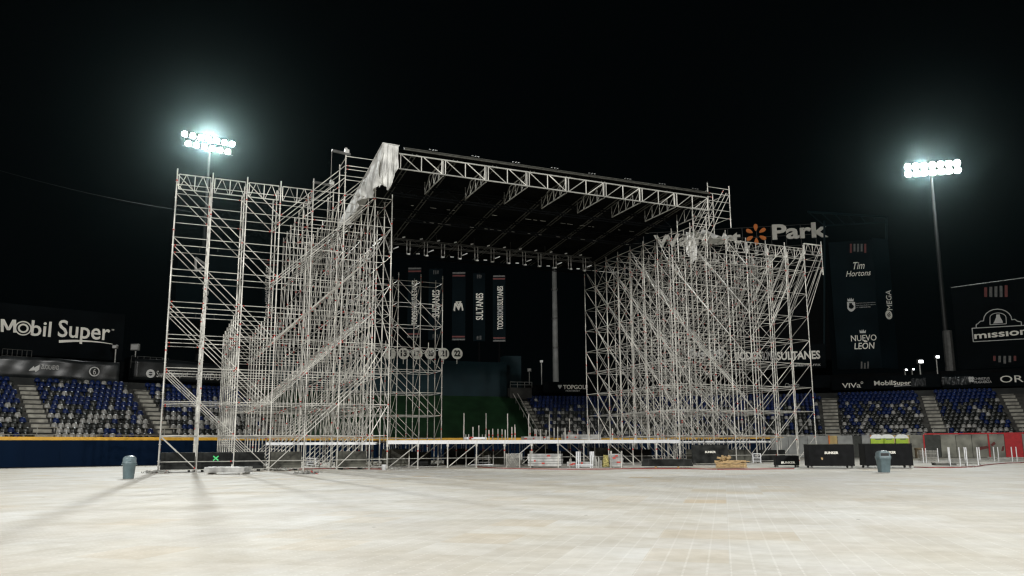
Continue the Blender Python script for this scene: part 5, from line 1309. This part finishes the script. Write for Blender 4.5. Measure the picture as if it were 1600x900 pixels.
for r in range(4):
    z = 0.14 + 0.08 * r
    for g in (0, 0.3, 0.6, 0.9): b.tube(p + a * (L_ * (0.0 if r < 2 else 0.35)) + d * g + UP * z, p + a * L_ + d * g + UP * z, 0.024, 5)
    for i in range(14): b.tube(p + a * (L_ * (0.05 + 0.07 * i)) + UP * (z if i > 4 or r < 2 else 0.14), p + a * (L_ * (0.05 + 0.07 * i)) + d * 0.9 + UP * (z if i > 4 or r < 2 else 0.14), 0.02, 4)
b.build('frames', 'steel_dull', o); b = MB(); b.box(p + a * (L_ * 0.22) + d * 0.5 + UP * 0.14, L_ * 0.42, 0.9, 0.16, a, d); b.build('mat', 'scuffed', o)
p, a, L_, d = gline(1548, 1600, 721)
o = thing('stillage', 'stillage with white uprights before the red panel at right edge', 'rack', p + a * (L_ / 2)); b = MB()
for f in (0.12, 0.25, 0.66, 0.80): b.tube(p + a * (L_ * f), p + a * (L_ * f) + UP * 1.15, 0.038, 6)
b.build_each('upright', 'white', o); b = MB()
for z in (0.14, 0.3):
    for g in (0, 0.8): b.tube(p + d * g + UP * z, p + a * L_ + d * g + UP * z, 0.03, 5)
b.box(p + a * (L_ * 0.4) + d * 0.4 + UP * 0.2, L_ * 0.4, 0.7, 0.12, a, d); b.build('frames', 'steel_dull', o)
# timber on top of the mesh stack
p, a, L_, d = gline(1430, 1447, 716)
o = thing('timber_stack', 'small pile of brown timber beside the mesh panels', 'timber', p); b = MB()
for i in range(7): b.box(p + a * (L_ * 0.5) + d * (0.12 * i) + UP * (0.9 + 0.05 * (i % 3)), L_ * random.uniform(0.7, 1.0), 0.1, 0.09, (a + d * random.uniform(-.2, .2)).normalized(), d)
b.box(p + a * (L_ * 0.5) + d * 0.4 + UP * 0.43, L_ * 0.8, 0.8, 0.86, a, d); b.build('planks', 'olddeck', o)
# hoses on the floor edge
def hose(label, pts_):
    b = MB(); q_ = [G(x, y, 0.03) for x, y in pts_]
    for i in range(len(q_) - 1):
        for k in range(4):
            f0, f1 = k / 4, (k + 1) / 4; w_ = lambda f: q_[i].lerp(q_[i + 1], f) + V(0, 0.12 * math.sin(i * 1.7 + f * 3.1), 0)
            b.tube(w_(f0), w_(f1), 0.032, 6, cap=False)
    b.build('hose', 'hose', label=label, cat='hose')
hose('dark red hose on the floor along the stage front edge', [(745, 729.5), (780, 731.5), (830, 732.5), (885, 733), (940, 733), (1010, 732), (1060, 731.8), (1120, 733.2), (1180, 733), (1240, 732.2)])
hose('dark red hose on the floor right of the black cases', [(1428, 729.8), (1450, 730.4), (1490, 730.2), (1520, 729.4), (1545, 726.0), (1572, 723.6), (1606, 722.5)])
hose('dark red hose on the floor between ballast and bucket', [(440, 733.6), (490, 732.4), (540, 731.4), (596, 733.0)])
# dark crates standing under the deck
for i, (s0, s1, v_, h_) in enumerate(((14.2, 15.9, 3.4, 1.15), (16.1, 17.6, 3.6, 0.95), (19.3, 21.4, 5.0, 1.15), (21.9, 23.9, 4.6, 1.0), (25.5, 27.4, 4.2, 1.1), (27.6, 29.5, 4.4, 0.9), (30.6, 32.9, 3.2, 1.15), (33.3, 35.8, 3.4, 1.0))):
    o = thing('storage_crate', 'dark crate under the stage deck, %s from the left' % ORDW[i], 'crate', S((s0 + s1) / 2, v_, 0), 'dark crates under the stage deck')
    b = MB(); b.box(S((s0 + s1) / 2, v_, 0.12 + h_ / 2), s1 - s0, 0.9, h_, SU, SV); bevel(b.build('box', 'scuffed' if i % 3 else 'dusty', o), 0.03)
    b = MB()
    for f in (0.12, 0.88): b.box(S(s0 + (s1 - s0) * f, v_, 0.06), 0.12, 0.85, 0.12, SU, SV)
    b.build('skid', 'blackmetal', o)

# ---------------------------------------------------------------- haze volume added for the floodlight halo: some haze, mostly lens bloom
HAZE = 0.000034
if HAZE:
    b = MB(); b.box((0, 40, 33), 260, 260, 68); hz = b.build('haze', 'white', kind='stuff'); hz['label'] = 'thin haze added to give the floodlights their halo of lens bloom'
    hm = bpy.data.materials.new('halo_haze'); hm.use_nodes = True; t_ = hm.node_tree; t_.nodes.remove(t_.nodes['Principled BSDF'])
    pv = t_.nodes.new('ShaderNodeVolumePrincipled'); pv.inputs['Color'].default_value = (0.66, 0.97, 0.96, 1); pv.inputs['Density'].default_value = HAZE; pv.inputs['Anisotropy'].default_value = 0.972
    t_.links.new(pv.outputs[0], t_.nodes['Material Output'].inputs['Volume']); hz.data.materials.clear(); hz.data.materials.append(hm)

# ---------------------------------------------------------------- render settings
sc.view_settings.view_transform = 'Standard'; sc.view_settings.look = 'None'; sc.view_settings.gamma = 1; sc.view_settings.exposure = 0
sc.render.engine = 'CYCLES'
cy = sc.cycles; cy.use_denoising = True; cy.max_bounces = 5; cy.diffuse_bounces = 3; cy.glossy_bounces = 2; cy.volume_bounces = 0; cy.sample_clamp_indirect = 4.0
cy.filter_width = 1.3
